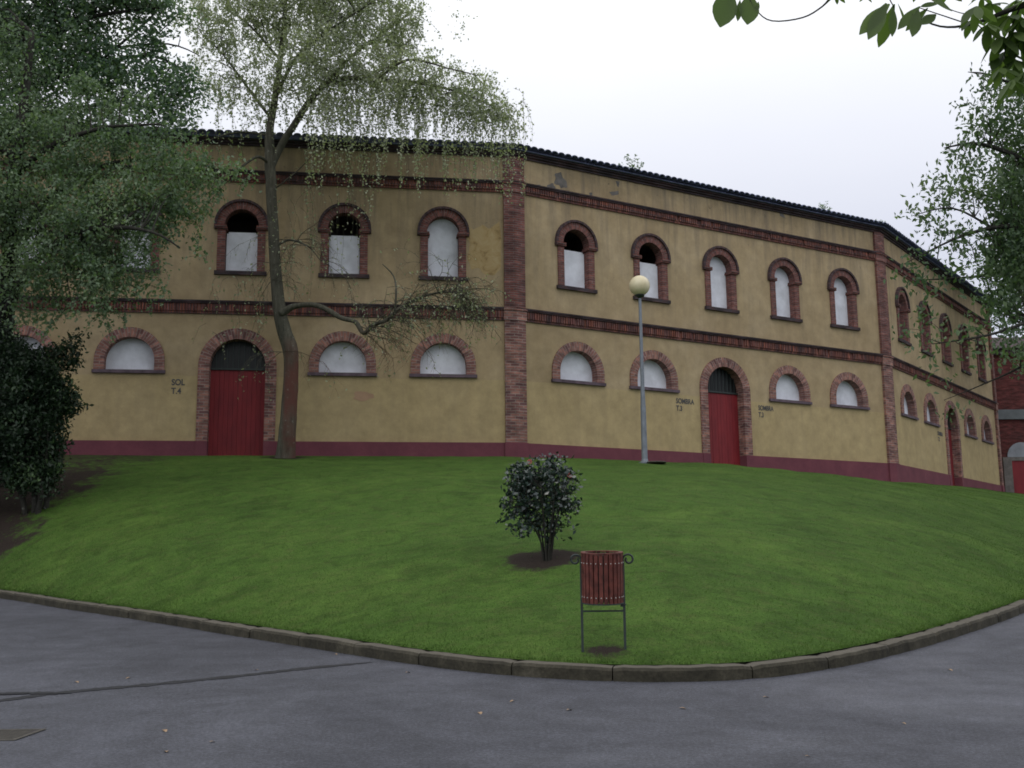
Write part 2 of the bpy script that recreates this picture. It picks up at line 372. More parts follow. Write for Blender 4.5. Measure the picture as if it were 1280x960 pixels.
def tile_roof(name, A, ang, parent):
    nT = 66; per = 6; mb = []; rows = 9; proj = .38
    V = []; Fc = []; tan = math.tan(EXT/2)
    cols = nT*per+1; prof = []
    for r in range(rows):
        for e in (0, 1):
            y = -proj+(r+e)*.42-(0 if e else .03)
            prof.append((y, ZT+.098+(r*.42+e*.42)*.27 + (0.03 if e == 0 else 0.0)))
    for j, (y, z) in enumerate(prof):
        for i in range(cols):
            t = i/(cols-1); u = -(-y)*tan*1.0*(1) * 1 + t*(L+2*(-y)*tan) if True else 0
            k = i/per+.0; ph = (k % 1.0); cv = math.sqrt(max(0, 1-(2*ph-1)**2))
            jit = .012*noise.noise(Vector((int(k)*3.1, j*.7, ang*9)))
            V.append((u, y+jit*2.5, z+.075*cv+jit))
    nj = len(prof)
    for j in range(nj-1):
        for i in range(cols-1):
            a = j*cols+i; Fc.append((a, a+1, a+cols+1, a+cols))
    b0 = len(V)      # thickness: underside of the eave row
    for j in (0, 1):
        for i in range(cols): x, y, z = V[j*cols+i]; V.append((x, y+(.002 if j == 0 else 0), z-.022))
    for i in range(cols-1):
        Fc.append((i, b0+i, b0+i+1, i+1)); Fc.append((b0+i, b0+cols+i, b0+cols+i+1, b0+i+1))
    me = bpy.data.meshes.new(name); me.from_pydata(V, [], Fc); me.update()
    loc = A-B0; loc.z = -BZ; return ob(name, me, M['tile'], parent, loc, ang)
def cut(mb_fn, A, ang, name, m):
    loc = A-B0; loc.z = -BZ; mb = mb_fn; return mb.build(name, m, bld, loc, ang)
T2 = math.tan(EXT/2)
def mit(mb, y0, y1, z0, z1, side=True):
    """course along a face with mitred ends, y0 outermost (negative)"""
    o0 = -y0*T2; o1 = -y1*T2
    a = (-o0, y0); b_ = (L+o0, y0); c = (L+o1, y1); d = (-o1, y1)
    mb.quad((a[0], a[1], z0), (b_[0], b_[1], z0), (b_[0], b_[1], z1), (a[0], a[1], z1), [(a[0], z0), (b_[0], z0), (b_[0], z1), (a[0], z1)])
    mb.quad((a[0], a[1], z1), (b_[0], b_[1], z1), (c[0], c[1], z1), (d[0], d[1], z1), [(a[0], 0), (b_[0], 0), (c[0], .1), (d[0], .1)])
    mb.quad((d[0], d[1], z0), (c[0], c[1], z0), (b_[0], b_[1], z0), (a[0], a[1], z0), [(a[0], 0), (b_[0], 0), (c[0], .1), (d[0], .1)])
for fi, (A, ang) in enumerate(faces):
    full = fi in (1, 2, 3)
    cut(wall_mesh(full), A, ang, 'wall', M['stucco'])
    # plinth split by the door
    pl = MB()
    for a, b_ in (((.3, BAY[2]-1.118), (BAY[2]+1.118, L-.3)) if full else ((.3, L-.3),)): pl.box(a, b_, -.06, .02, 3.6, ZP)
    if full:
        for sg in (-1, 1):
            a, b_ = sorted((BAY[2]+sg*.795, BAY[2]+sg*1.122)); pl.box(a, b_, -.075, .3, 3.6, ZP-.004)
    cut(pl, A, ang, 'plinth', M['plinth'])
    # string courses (thin bed, soldier row with small gaps, projecting weathered ledge)
    for z0, z1, nm in ((ZS0, ZS1, 'string_course'), (ZB0, ZB1, 'upper_band')):
        s = MB(); mit(s, -.05, 0, z0, z0+.07); hh = z1-.09; n = int(L/.088)
        mit(s, -.06, 0, z0+.07, hh)
        for i in range(n):
            u = .05+i*.088
            if rng.random() < .93: s.box(u, u+.06, -.098+rng.uniform(-.006, .006), -.058, z0+.075, hh-.002)
        o = cut(s, A, ang, nm, M['soldier'])
        s = MB(); mit(s, -.13, 0, hh, hh+.045); mit(s, -.16, 0, hh+.047, z1); loc = (0, 0, 0); s.build('ledge', M['brick_old'], o)
    s = MB(); mit(s, -.06, 0, ZT-.13, ZT-.065); mit(s, -.12, 0, ZT-.063, ZT-.002); mit(s, -.19, 0, ZT, ZT+.05); cut(s, A, ang, 'cornice', M['brick_old'])
    s = MB(); mit(s, -.27, .3, ZT+.052, ZT+.075); cut(s, A, ang, 'eave_board', M['tile'])
    tile_roof('roof', A, ang, bld)
    if full:
        tops = {1: (0, 0, 1, 1, 0), 2: (1, 1, 0, 0, 0), 3: (0, 0, 1, 0, 0)}[fi]
        for i, u in enumerate(BAY):
            if i == 2: place('door', door, A, ang, u)
            else: place('low', lower_window, A, ang, u)
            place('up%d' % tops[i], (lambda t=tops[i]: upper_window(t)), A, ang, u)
# corner piers: wrap each joint, half width .33 on each face
for ji, (J, a0, a1) in enumerate(((J0, TH-2*EXT, TH-EXT), (J1, TH-EXT, TH), (J2, TH, TH+EXT), (J3, TH+EXT, TH+2*EXT))):
    for z0, z1, m_, nm in ((3.6, ZS0+.2, M['brick_pale'], 'corner_pier'), (ZS0+.2, ZT-.135, M['brick'], 'corner_pier')):
        mb = MB(); w = .33; pr = .10 if nm else 0
        d0 = dirv(a0); d1 = dirv(a1); n0 = Vector((d0.y, -d0.x, 0)); n1 = Vector((d1.y, -d1.x, 0)); bis = (n0+n1).normalized()/math.cos(EXT/2)
        pts = [-d0*w, -d0*w+n0*.1, bis*.1, d1*w+n1*.1, d1*w]; us = [0, .1, .1+w, .1+2*w, .2+2*w]
        for i in range(4):
            a, b_ = pts[i], pts[i+1]
            mb.quad((a.x, a.y, z0), (b_.x, b_.y, z0), (b_.x, b_.y, z1), (a.x, a.y, z1), [(us[i], z0), (us[i+1], z0), (us[i+1], z1), (us[i], z1)])
        mb.poly([(p.x, p.y, z1) for p in pts])
        loc = J-B0; loc.z = -BZ; mb.build(nm, m_, bld, loc)
    mb = MB(); w = .36; q = .125
    pts = [-d0*w, -d0*w+n0*q, bis*q, d1*w+n1*q, d1*w]
    for i in range(4):
        a, b_ = pts[i], pts[i+1]; mb.quad((a.x, a.y, 3.6), (b_.x, b_.y, 3.6), (b_.x, b_.y, ZP+.003), (a.x, a.y, ZP+.003))
    mb.poly([(p.x, p.y, ZP+.003) for p in pts]); loc = J-B0; loc.z = -BZ; mb.build('pier_base', M['plinth'], bld, loc)
    for z0, z1 in ((ZS0, ZS1), (ZB0, ZB1)):
        mb = MB(); w = .36; 
        for q, za, zb in ((.125, z0, z1-.09), (.16, z1-.088, z1)):
            pts = [-d0*w, -d0*w+n0*q, bis*q, d1*w+n1*q, d1*w]
            for i in range(4):
                a, b_ = pts[i], pts[i+1]; mb.quad((a.x, a.y, za), (b_.x, b_.y, za), (b_.x, b_.y, zb), (a.x, a.y, zb), [(i*.3, za), (i*.3+.3, za), (i*.3+.3, zb), (i*.3, zb)])
            mb.poly([(p.x, p.y, zb) for p in pts]); mb.poly([(p.x, p.y, za) for p in pts][::-1])
        loc = J-B0; loc.z = -BZ; mb.build('pier_band', M['brick'] if z0 > 10 else M['brick_pale'], bld, loc)
# irregular plaster patches, a few mm proud
def patch(fi, u, z, ru, rz, m_, seed, nm='plaster_patch', y=-.006, rough=.45):
    A, ang = faces[fi]; pts = []
    for k in range(40):
        a = 2*PI*k/40; n = 1+rough*noise.noise(Vector((math.cos(a)*1.7+seed, math.sin(a)*1.7, seed*.3)))*1.6
        pts.append((u+ru*n*math.cos(a), y, z+rz*n*math.sin(a)))
    mb = MB(); mb.poly(pts); o = cut(mb, A, ang, nm, m_); return o
def poly_patch(fi, pix, m_, y=-.006):
    A, ang = faces[fi]; d = dirv(ang); n = Vector((d.y, -d.x, 0)); out = []
    for i in range(len(pix)):            # irregular broken edge
        a, b_ = Vector(pix[i]), Vector(pix[(i+1) % len(pix)]); k = 4
        for q in range(k):
            p = a.lerp(b_, q/k); p += Vector((noise.noise(Vector((p.x*.9, p.y*.9, 0))), noise.noise(Vector((p.x*.9, p.y*.9, 5)))))*1.3*(q > 0)
            v = ray(p.x, p.y); t = A.dot(n)/(v.x*n.x+v.y*n.y); out.append(((v*t-A).dot(d), y, EYE+v.z*t))
    mb = MB(); tr = tessellate_polygon([[Vector((p[0], p[2], 0)) for p in out]])
    for t in tr:
        q = [out[k] for k in t]
        if (q[1][0]-q[0][0])*(q[2][2]-q[0][2])-(q[2][0]-q[0][0])*(q[1][2]-q[0][2]) < 0: q = q[::-1]
        mb.poly(q)
    return cut(mb, A, ang, 'plaster_patch', m_)
m, nt, b = mat('ochre_repair_plaster_mottled', .92, .15); pn = noise_n(nt, pos(nt), 2.6, 6, .7, .8); setc(nt, b, ramp(nt, pn, [(.36, (.24, .165, .075)), (.48, (.4, .29, .14)), (.7, (.46, .36, .2))])); M['yellow_patch'] = m
tag(poly_patch(1, [(581, 280), (592, 287), (603, 281), (612, 286), (624, 277), (627, 300), (626, 335), (618, 344), (606, 343), (598, 335), (589, 337), (584, 322), (588, 305), (579, 292)], M['yellow_patch']), 'warmer yellow repair plaster beside the corner pier')
z4 = lambda l: [(600+x/4, 160+y/4) for x, y in l]
for l in ([(375, 228), (405, 220), (412, 245), (432, 270), (436, 298), (405, 302), (395, 285), (370, 278), (378, 250)], [(335, 285), (365, 275), (378, 300), (355, 318), (332, 305)], [(678, 265), (698, 268), (692, 297), (684, 288)], [(645, 322), (690, 314), (695, 330), (660, 337)],
          [(545, 325), (560, 322), (562, 345), (550, 348)], [(280, 285), (300, 283), (298, 303), (283, 306)], [(1480, 395), (1510, 420), (1530, 455), (1500, 440)]):
    poly_patch(2, z4(l), M['concrete_patch'])
patch(1, 12.03, 6.6, .3, .14, M['red_patch'], 4.4, rough=.25)
# painted entrance lettering
def letters(txt, fi, u, z, size, sx):
    A, ang = faces[fi]; cu = bpy.data.curves.new('lettering', 'FONT'); cu.body = txt; cu.size = size; cu.space_line = 1.02; cu.offset = .006; cu.extrude = .002
    t = bpy.data.objects.new('tmp', cu); COL.objects.link(t); dg = bpy.context.evaluated_depsgraph_get(); dg.update()
    me = bpy.data.meshes.new_from_object(t.evaluated_get(dg)); bpy.data.objects.remove(t)
    for v in me.vertices: x, y, zz = v.co; v.co = (x*sx, -.006-zz, y)
    me.materials.clear(); o = ob('lettering', me, M['letter'], bld); loc = A+dirv(ang)*u-B0; loc.z = z-BZ; o.location = loc; o.rotation_euler = (0, 0, ang); return o
letters('SOL\nT.4', 1, 6.5, 6.86, .25, .85); letters('SOMBRA\nT.3', 2, 6.2, 6.85, .24, .82); letters('SOMBRA\nT.3', 2, 9.86, 6.85, .24, .76)
letters('SOMBRA\nT.2', 3, 6.1, 6.85, .24, .8)

# ------------------------------------------------------------------ red brick building at the right
Bx = empty('brick_building', (33, 62, 4.9)); tag(Bx, 'deep red brick building with grey band and pale lunette, beyond the ochre wall', 'building')
w = MB(); w.box(-9.6, 12, 0, 9, -1.4, 8.6); w.build('wall', M['brick_far'], Bx)
w = MB(); w.box(-9.7, 12.1, -.14, 0, 4.55, 5.1); w.build('band', M['stone'], Bx)
w = MB(); w.box(-9.7, 12.1, -.2, 0, 8.25, 8.6); w.build('cornice', M['brick_old'], Bx)
w = MB()
w.poly([(-10, -.4, 8.6), (12.4, -.4, 8.6), (12.4, 4.5, 10.2), (-10, 4.5, 10.2)]); w.poly([(-10, 9.4, 8.6), (-10, 4.5, 10.2), (12.4, 4.5, 10.2), (12.4, 9.4, 8.6)])
for x in (-10, 12.4): w.poly([(x, -.4, 8.6), (x, 4.5, 10.2), (x, 9.4, 8.6)])
w.build('roof', M['brick_old'], Bx)
for cx in (-4.35, 2.5):
    w = MB(); w.box(cx-1.1, cx-.62, -.1, .02, -1.2, 2.2); w.box(cx+.62, cx+1.1, -.1, .02, -1.2, 2.2); w.box(cx-1.1, cx+1.1, -.1, .02, 2.2, 2.4)
    o = w.build('door_frame', M['concrete_patch'], Bx)  # frame colour darkened for the same heavy shade
    w = MB(); w.box(cx-.62, cx, -.05, .03, -1.2, 2.2); w.box(cx+.004, cx+.62, -.05, .03, -1.2, 2.2); w.build('door_leaf', M['door'], o)
    w = MB(); w.poly([(cx+p[0], -.06, p[1]) for p in arc(.82, 2.42, 2.41)][::-1]); w.build('lunette', M['lunette'], o)

# ------------------------------------------------------------------ terrain
SL = .055
def road_z(x, y): return SL*max(-20, min(y, 58))
K = [(-60, 46), (-34, 34), (-22, 29.5), (-14.5, 25.2)]
def onroad(px, py):
    v = ray(px, py); t = -EYE/(v.z-SL); return (v.x*t, t)
for q in [(0, 748), (80, 761), (160, 773), (350, 804), (500, 828), (600, 841), (700, 849), (770, 852), (845, 852.5), (920, 850), (1000, 842), (1100, 823), (1200, 795), (1280, 766)]: K.append(onroad(*q))
K += [(11.2, 21.5), (17, 29), (23.5, 38), (29, 47), (36, 55), (60, 60)]
def catmull(pts, n):
    out = []
    for i in range(len(pts)-1):
        p0 = Vector(pts[max(i-1, 0)]); p1 = Vector(pts[i]); p2 = Vector(pts[i+1]); p3 = Vector(pts[min(i+2, len(pts)-1)])
        for k in range(n):
            t = k/n; out.append(.5*((2*p1)+(-p0+p2)*t+(2*p0-5*p1+4*p2-p3)*t*t+(-p0+3*p1-3*p2+p3)*t**3))
    out.append(Vector(pts[-1])); return out
def resample(pl, step):
    out = [pl[0]]; acc = 0
    for a, b_ in zip(pl, pl[1:]):
        d = (b_-a).length; 
        while acc+d >= step:
            t = (step-acc)/d; a = a.lerp(b_, t); out.append(a); d = (b_-a).length; acc = 0
        acc += d
    return out
KC = resample(catmull(K, 12), .1)
# base line of the lawn along the wall, with heights
Bl = [(-60, 62, 4.4), (Jm.x, Jm.y+.5, 4.6), (J0.x, J0.y+.4, 4.86), (J1.x, J1.y+.4, 4.8), ((J1.x+J2.x)/2, (J1.y+J2.y)/2+.4, 4.86), (J2.x, J2.y+.4, 4.52), ((J2.x+J3.x)/2, (J2.y+J3.y)/2+.3, 4.75), (J3.x, J3.y+.3, 4.85), (36, 61.5, 4.8), (70, 64, 4.6)]
bl = [Vector(p) for p in Bl]
# pair kerb arclength with wall position through control pairs
def near_idx(x, y): return min(range(len(KC)), key=lambda i: (KC[i].x-x)**2+(KC[i].y-y)**2)
pairs = [(0, 0), (near_idx(-22, 29.5), 1), (near_idx(-11, 22.5), 2), (near_idx(-1, 11.6), 3), (near_idx(2.2, 10.5), 4), (near_idx(5.3, 13.3), 5), (near_idx(14, 25), 6), (near_idx(23.5, 38), 7), (near_idx(34, 53), 8), (len(KC)-1, 9)]
bt = []
for i in range(len(KC)):
    for (a, ia), (b_, ib) in zip(pairs, pairs[1:]):
        if a <= i <= b_: t = (i-a)/max(1, b_-a); bt.append(ia+t); break
fine = []
NB = catmull([tuple(p) for p in bl], 20)
def base_at(s): 
    i = min(int(s), len(bl)-2); t = s-i; return bl[i].lerp(bl[i+1], t)
# smooth the pairing so isolines do not kink
bs = np.array(bt); kk = np.ones(121)/121; bs = np.convolve(np.pad(bs, 60, mode='edge'), kk, 'valid')
NV = 150; KH = .128
cols = list(range(0, len(KC), 1)); LV = []
lawn_pts = np.zeros((len(cols), NV+1, 3))
for ci, i in enumerate(cols):
    k = KC[i]; b_ = base_at(float(bs[i])); kz = road_z(k.x, k.y)+KH+.01
    t2 = (KC[min(i+3, len(KC)-1)]-KC[max(i-3, 0)]); t2.normalize(); inn = Vector((-t2.y, t2.x))
    k0 = Vector((k.x, k.y))+inn*.14
    for j in range(NV+1):
        v = (j/NV)**1.35; g = 1-(1-v)**1.4
        x = k0.x+(b_.x-k0.x)*v; y = k0.y+(b_.y-k0.y)*v; z = kz+(b_.z-kz)*g
        edge = min(1, v*8)*min(1, (1-v)*6)
        z += edge*(.09*noise.noise(Vector((x*.35, y*.35, 0)))+.035*noise.noise(Vector((x*1.3, y*1.3, 4))))
        lawn_pts[ci, j] = (x, y, z)
nC = len(cols); V = lawn_pts.reshape(-1, 3)
idx = np.arange(nC*(NV+1)).reshape(nC, NV+1)
Fq = np.stack([idx[:-1, :-1], idx[1:, :-1], idx[1:, 1:], idx[:-1, 1:]], -1).reshape(-1, 4)
me = bpy.data.meshes.new('lawn'); me.from_pydata(V.tolist(), [], Fq.tolist()); me.polygons.foreach_set('use_smooth', [True]*len(me.polygons)); me.update()
lawn = ob('lawn', me, M['lawn']); tag(lawn, kind='structure')
bvh = BVHTree.FromPolygons(V.tolist(), Fq.tolist())
CAM = Vector((0, 0, EYE))
def hit(px, py):
    r = bvh.ray_cast(CAM, ray(px, py).normalized()); return r[0]
def gz(x, y):
    r = bvh.ray_cast(Vector((x, y, 50)), Vector((0, 0, -1))); return r[0].z if r[0] else road_z(x, y)
BUSH = hit(683, 700); BIN = hit(755, 813)
shr = P(50, 640, 24)
HA = hit(0, 692); HB = hit(112, 612)
def SD(p):
    a = Vector((HA.x, HA.y)); b_ = Vector((HB.x, HB.y)); t = (b_-a).normalized(); return (Vector(p)-a).dot(Vector((t.y, -t.x)))
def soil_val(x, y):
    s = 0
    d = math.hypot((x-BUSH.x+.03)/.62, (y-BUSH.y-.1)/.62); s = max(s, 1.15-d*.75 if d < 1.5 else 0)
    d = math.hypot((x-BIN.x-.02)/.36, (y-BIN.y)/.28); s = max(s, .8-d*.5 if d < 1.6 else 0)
    # bare earth beneath the trees at the left, its colour darkened for their shade
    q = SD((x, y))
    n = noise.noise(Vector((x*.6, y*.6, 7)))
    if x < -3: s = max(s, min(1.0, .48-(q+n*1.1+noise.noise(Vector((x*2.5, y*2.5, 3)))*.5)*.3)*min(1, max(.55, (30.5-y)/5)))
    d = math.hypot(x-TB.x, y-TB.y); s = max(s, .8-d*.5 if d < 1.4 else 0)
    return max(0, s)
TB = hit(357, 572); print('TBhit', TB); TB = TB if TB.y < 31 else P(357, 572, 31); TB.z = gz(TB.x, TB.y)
sv = [soil_val(p[0], p[1]) for p in V]
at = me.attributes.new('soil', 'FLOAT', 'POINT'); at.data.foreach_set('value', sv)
open('/tmp/w/log.txt','w').write(repr((BUSH, BIN, TB))) if 0 else None

# road sheet and wider ground sheet
def sheet(name, xs, ys, dz, m_, zf):
    V = [(x, y, zf(x, y)+dz) for y in ys for x in xs]; n = len(xs); Fc = [(j*n+i, j*n+i+1, (j+1)*n+i+1, (j+1)*n+i) for j in range(len(ys)-1) for i in range(n-1)]
    me = bpy.data.meshes.new(name); me.from_pydata(V, [], Fc); me.update(); o = ob(name, me, m_); tag(o, kind='structure'); return o
sheet('road', [-70, -30, 0, 30, 70], [-20, 0, 20, 40, 58, 62], 0, M['asphalt'], road_z)
def gfun(x, y): return SL*max(-20, min(y, 58))-.12
gm, gnt, gb = mat('far_ground', .95, .1); setc(gnt, gb, ramp(gnt, noise_n(gnt, pos(gnt), .2, 5), [(.3, (.04, .07, .02)), (.7, (.08, .09, .04))]))
sheet('ground', [-900, -300, -80, 0, 80, 300, 900], [-900, -300, -20, 20, 58, 120, 400, 900], 0, gm, gfun)
# kerb stones
kb = MB(); i = 0; n_ = len(KC)
while i < n_-14:
    ln = rng.choice([10, 11, 12, 12, 13]); seg = KC[i:i+ln+1]; sh = rng.uniform(-.008, .008)
    prof = [(-.005, -.1), (-.005, KH-.035), (.012, KH-.008), (.03, KH), (.145, KH+.004), (.155, -.05)]
    rings_ = []
    for q in range(len(seg)):
        j = min(i+q, n_-1); t = KC[min(j+2, n_-1)]-KC[max(j-2, 0)]; t.normalize(); inn = Vector((-t.y, t.x)); k = KC[j]
        if q == 0: k = k+t*.006
        if q == len(seg)-1: k = k-t*.006
        rd = road_z(k.x, k.y); w_ = .006*noise.noise(Vector((k.x*6, k.y*6, 0)))
        pull = .012 if q in (0, len(seg)-1) else 0
        rings_.append([(k.x+inn.x*(a+sh+w_+ (pull if a < .05 else 0)), k.y+inn.y*(a+sh+w_+(pull if a < .05 else 0)), rd+h_+(w_*1.5+sh*.6-pull if h_ > 0 else 0)) for a, h_ in prof])
    for r0, r1 in zip(rings_, rings_[1:]):
        for a in range(len(prof)-1): kb.quad(r0[a], r1[a], r1[a+1], r0[a+1])
    kb.poly(rings_[0]); kb.poly(rings_[-1][::-1]); i += ln
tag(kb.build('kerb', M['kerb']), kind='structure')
# tar seam
def road_pt(px, py, dz): x, y = onroad(px, py); return Vector((x, y, road_z(x, y)+dz))
def tarline(pix, width, name, dz=.004):
    pl = catmull([tuple(road_pt(a, b_, dz)) for a, b_ in pix], 14); mb = MB(); pr = None
    for i, p in enumerate(pl):
        t = pl[min(i+1, len(pl)-1)]-pl[max(i-1, 0)]; t.normalize(); nrm = Vector((-t.y, t.x, 0)); w_ = width*(.55+.45*noise.noise(Vector((i*.35, width*9, 0)))+.35*noise.noise(Vector((i*1.3, 3, 0))))*min(1, .15+(len(pl)-i)/12)
        cur = (p+nrm*w_, p-nrm*w_); cur = tuple(Vector((c.x, c.y, road_z(c.x, c.y)+dz)) for c in cur)
        if pr: mb.quad(pr[1], cur[1], cur[0], pr[0])
        pr = cur
    tag(mb.build(name, M['tar']), kind='structure')
tarline([(-60, 880), (0, 876), (60, 868), (120, 862), (200, 855), (300, 845), (380, 836), (465, 828)], .12, 'road_seam')
tarline([(-60, 872), (0, 868), (40, 867), (90, 867)], .1, 'road_seam', .007)
# drain grate set in the asphalt
g0 = road_pt(15, 919, 0); dg_ = empty('drain_grate', g0); tag(dg_, 'rectangular iron drain grate sunk in the asphalt at the lower left', 'drain')
dg_.rotation_euler = (math.atan(SL), 0, 0)
w = MB(); w.box(-.6, .14, .16, .19, 0, .006); w.box(-.6, .1, -.19, -.16, 0, .006); 
w.poly([(.075, -.19, .0065), (.11, -.19, .0065), (.17, .19, .0065), (.135, .19, .0065)]); w.build('frame', M['metal_worn'], dg_)
w = MB()
for i in range(11): w.box(-.59, .09, -.15+i*.028, -.138+i*.028, .001, .005)
w.build('grating', M['metal_worn'], dg_)
w = MB(); w.quad((-.6, -.16, .003), (.08, -.16, .003), (.13, .16, .003), (-.6, .16, .003)); w.build('pit_shade_sheet', M['cavity'], dg_)  # flat dark sheet painted for the shade below the bars

# ------------------------------------------------------------------ leaves
def leaves(name, C, size, m_, parent, droop=.3, aspect=2.0, shift=Vector((0, 0, 0)), seed=1, tint=None, flat=0.0, axis=None):
    R = np.random.RandomState(seed); C = np.asarray(C, float); n = len(C)
    d = R.normal(size=(n, 3)); d[:, 2] = d[:, 2]*(1-flat)-droop*1.6; d /= np.linalg.norm(d, axis=1)[:, None]
    if axis is not None: d = axis/np.linalg.norm(axis, axis=1)[:, None]
    e = R.normal(size=(n, 3)); e -= (e*d).sum(1)[:, None]*d; e /= np.linalg.norm(e, axis=1)[:, None]
    f = np.cross(d, e); s = (size*(.65+.7*R.rand(n)))[:, None]
    w = s/aspect
    fold = f*w*.25
    v = np.stack([C-d*s*.5, C+e*w*.5+fold-d*s*.08, C+d*s*.5, C-e*w*.5+fold-d*s*.08], 1).reshape(-1, 3)-np.array(shift)
    me = bpy.data.meshes.new(name); me.vertices.add(4*n); me.vertices.foreach_set('co', v.ravel())
    me.loops.add(4*n); me.loops.foreach_set('vertex_index', np.arange(4*n, dtype=np.int32))
    me.polygons.add(n); me.polygons.foreach_set('loop_start', np.arange(0, 4*n, 4, dtype=np.int32)); me.polygons.foreach_set('loop_total', np.full(n, 4, dtype=np.int32))
    me.update(); me.validate()
    t = R.rand(n)*.55+.2 if tint is None else np.clip(tint+R.normal(size=n)*.15, 0, 1)
    a = me.attributes.new('tint', 'FLOAT', 'POINT'); a.data.foreach_set('value', np.repeat(t, 4).astype(np.float32))
    return ob(name, me, m_, parent)
def cl_noise(C, s, off): return np.array([noise.noise(Vector((p[0]*s+off, p[1]*s, p[2]*s))) for p in C])
def blob_pts(blobs, dens, R):
    """blobs: (px,py,D,rx_px,ry_px,weight) -> clump centres"""
    out = []
    for px, py, D, rx, ry, wt in blobs:
        c = P(px, py, D); sx = rx*D/F; sz = ry*D/F; sy = (sx+sz)*.55
        n = max(2, int(dens*wt*sx*sz*sy**.5))
        q = R.normal(size=(n, 3)); q /= np.linalg.norm(q, axis=1)[:, None]; q *= (R.rand(n)**.42)[:, None]
        out.append(np.array(c)+q*np.array([sx, sy, sz]))
    return np.concatenate(out)
class Tree:
    def __init__(s, name, base, label, cat='tree', group=None):
        s.o = empty(name, base); s.base = Vector(base); tag(s.o, label, cat, group); s.sk = []
    def limb(s, mb, pts, sub=4, n=8, wob=.03):
        ps = [Vector(p[:3]) for p in pts]; rs = [p[3] for p in pts]; pl = []; rr = []
        for i in range(len(ps)-1):
            p0 = ps[max(i-1, 0)]; p1 = ps[i]; p2 = ps[i+1]; p3 = ps[min(i+2, len(ps)-1)]
            for k in range(sub):
                t = k/sub; q = .5*((2*p1)+(-p0+p2)*t+(2*p0-5*p1+4*p2-p3)*t*t+(-p0+3*p1-3*p2+p3)*t**3)
                r_ = rs[i]*(1-t)+rs[i+1]*t
                q += noise.noise_vector(q*1.9)*wob*min(1, r_*8+.2); pl.append(q); rr.append(r_)
        pl.append(ps[-1]); rr.append(rs[-1]); mb.tube(pl, rr, n); s.sk += [(p, r_) for p, r_ in zip(pl, rr)]
        return pl
    def connect(s, mb, C, every=1, r=.012, R=None, sag=.15):
        sk = np.array([tuple(p) for p, _ in s.sk])
        for i in range(0, len(C), every):
            c = np.array(C[i]); dd = ((sk-c)**2).sum(1); dd = dd*(1+R.rand(len(dd))*.6)+np.where(sk[:, 2] > c[2]+.3, .6, 0); j = int(dd.argmin()); a = Vector(sk[j]); b_ = Vector(c); ln = (b_-a).length
            if ln > 4.5: continue
            m1 = a.lerp(b_, .33)+Vector((R.normal()*.08, R.normal()*.08, ln*sag+R.normal()*.05)); m2 = a.lerp(b_, .7)+Vector((R.normal()*.08, R.normal()*.08, ln*sag*.8))
            r0 = min(s.sk[j][1]*.7, r*(.8+ln*.5)); mb.tube([a, m1, m2, b_], [r0, r0*.75, r0*.5, .004], 4, False)
    def add(s, mb, name, m_, smooth=True): return mb.build(name, m_, s.o, smooth=smooth, shift=s.base)
def twig(mb, p, d, ln, r, lv, R, out, droop=.25, kids=4, spread=.7):
    n = 5; pl = [p.copy()]; rr = [r]; q = p.copy(); dd = d.normalized()
    for i in range(n):
        dd = (dd+Vector((R.normal()*.16, R.normal()*.16, R.normal()*.14-droop*.22))).normalized(); q = q+dd*ln/n; pl.append(q.copy()); rr.append(r*(1-.8*(i+1)/n))
        if lv > 0:
            for _ in range(max(1, round(kids/n+R.rand()-.5))):
                ax = Vector((R.normal(), R.normal(), R.normal()*.7)); nd_ = (dd*(1-spread*.5)+ax.normalized()*spread).normalized()
                twig(mb, q, nd_, ln*(.45+.25*R.rand()), r*.55, lv-1, R, out, droop*1.3, kids, spread)
        if lv <= 1 : out.append(tuple(q))
    mb.tube(pl, rr, 4 if r > .012 else 3, False)
def strands(mb, starts, R, lo, hi, step, out, sway=.05):
    for p in starts:
        ln = lo+(hi-lo)*R.rand()**1.5; n = max(3, int(ln/.18)); q = Vector(p); pl = [q.copy()]; dx = R.normal()*.25; dy = R.normal()*.25
        for i in range(n):
            k = math.exp(-i*.6); q = q+Vector((dx*k*.4+R.normal()*sway*.4, dy*k*.4+R.normal()*sway*.4, -ln/n*(1-k*.5))); pl.append(q.copy())
        mb.tube(pl, [.005*(1-i/len(pl)*.6) for i in range(len(pl))], 3, False)
        m_ = int(ln/step)
        for i in range(m_):
            t = (i+R.rand())/m_*(len(pl)-1); k = min(int(t), len(pl)-2); c = pl[k].lerp(pl[k+1], t-k); out.append((c.x+R.normal()*.03, c.y+R.normal()*.03, c.z+R.normal()*.02))

# ---- tree A: pale weeping tree in front of the left face
R = np.random.RandomState(5); DA = TB.y-.1; DO = DA-28.5; P_ = P
def PO(x, y, D): return P_(x, y, D+DO)
A_ = Tree('weeping_birch', TB, 'slender pale green weeping tree with kinked grey trunk, beside the wide red door')
def pp(l, D=DA): return [(*P(x, y, D+(o if o else 0)), r) for x, y, r, o in l]
tr = MB()
b0 = TB.copy()
A_.limb(tr, [(b0.x-.02, b0.y, b0.z-.3, .34), (b0.x, b0.y, b0.z+.05, .285)]+pp([(359, 545, .24, 0), (362, 500, .215, 0), (364, 455, .205, 0), (362, 432, .22, 0), (354, 410, .2, 0), (349, 385, .18, 0), (344, 330, .16, 0), (341, 270, .15, 0), (338, 215, .155, 0), (337, 188, .15, 0), (337, 165, .115, 0), (343, 125, .1, .2), (350, 75, .08, .3), (356, 15, .06, .4), (362, -70, .03, .5)]), n=12, wob=.02)
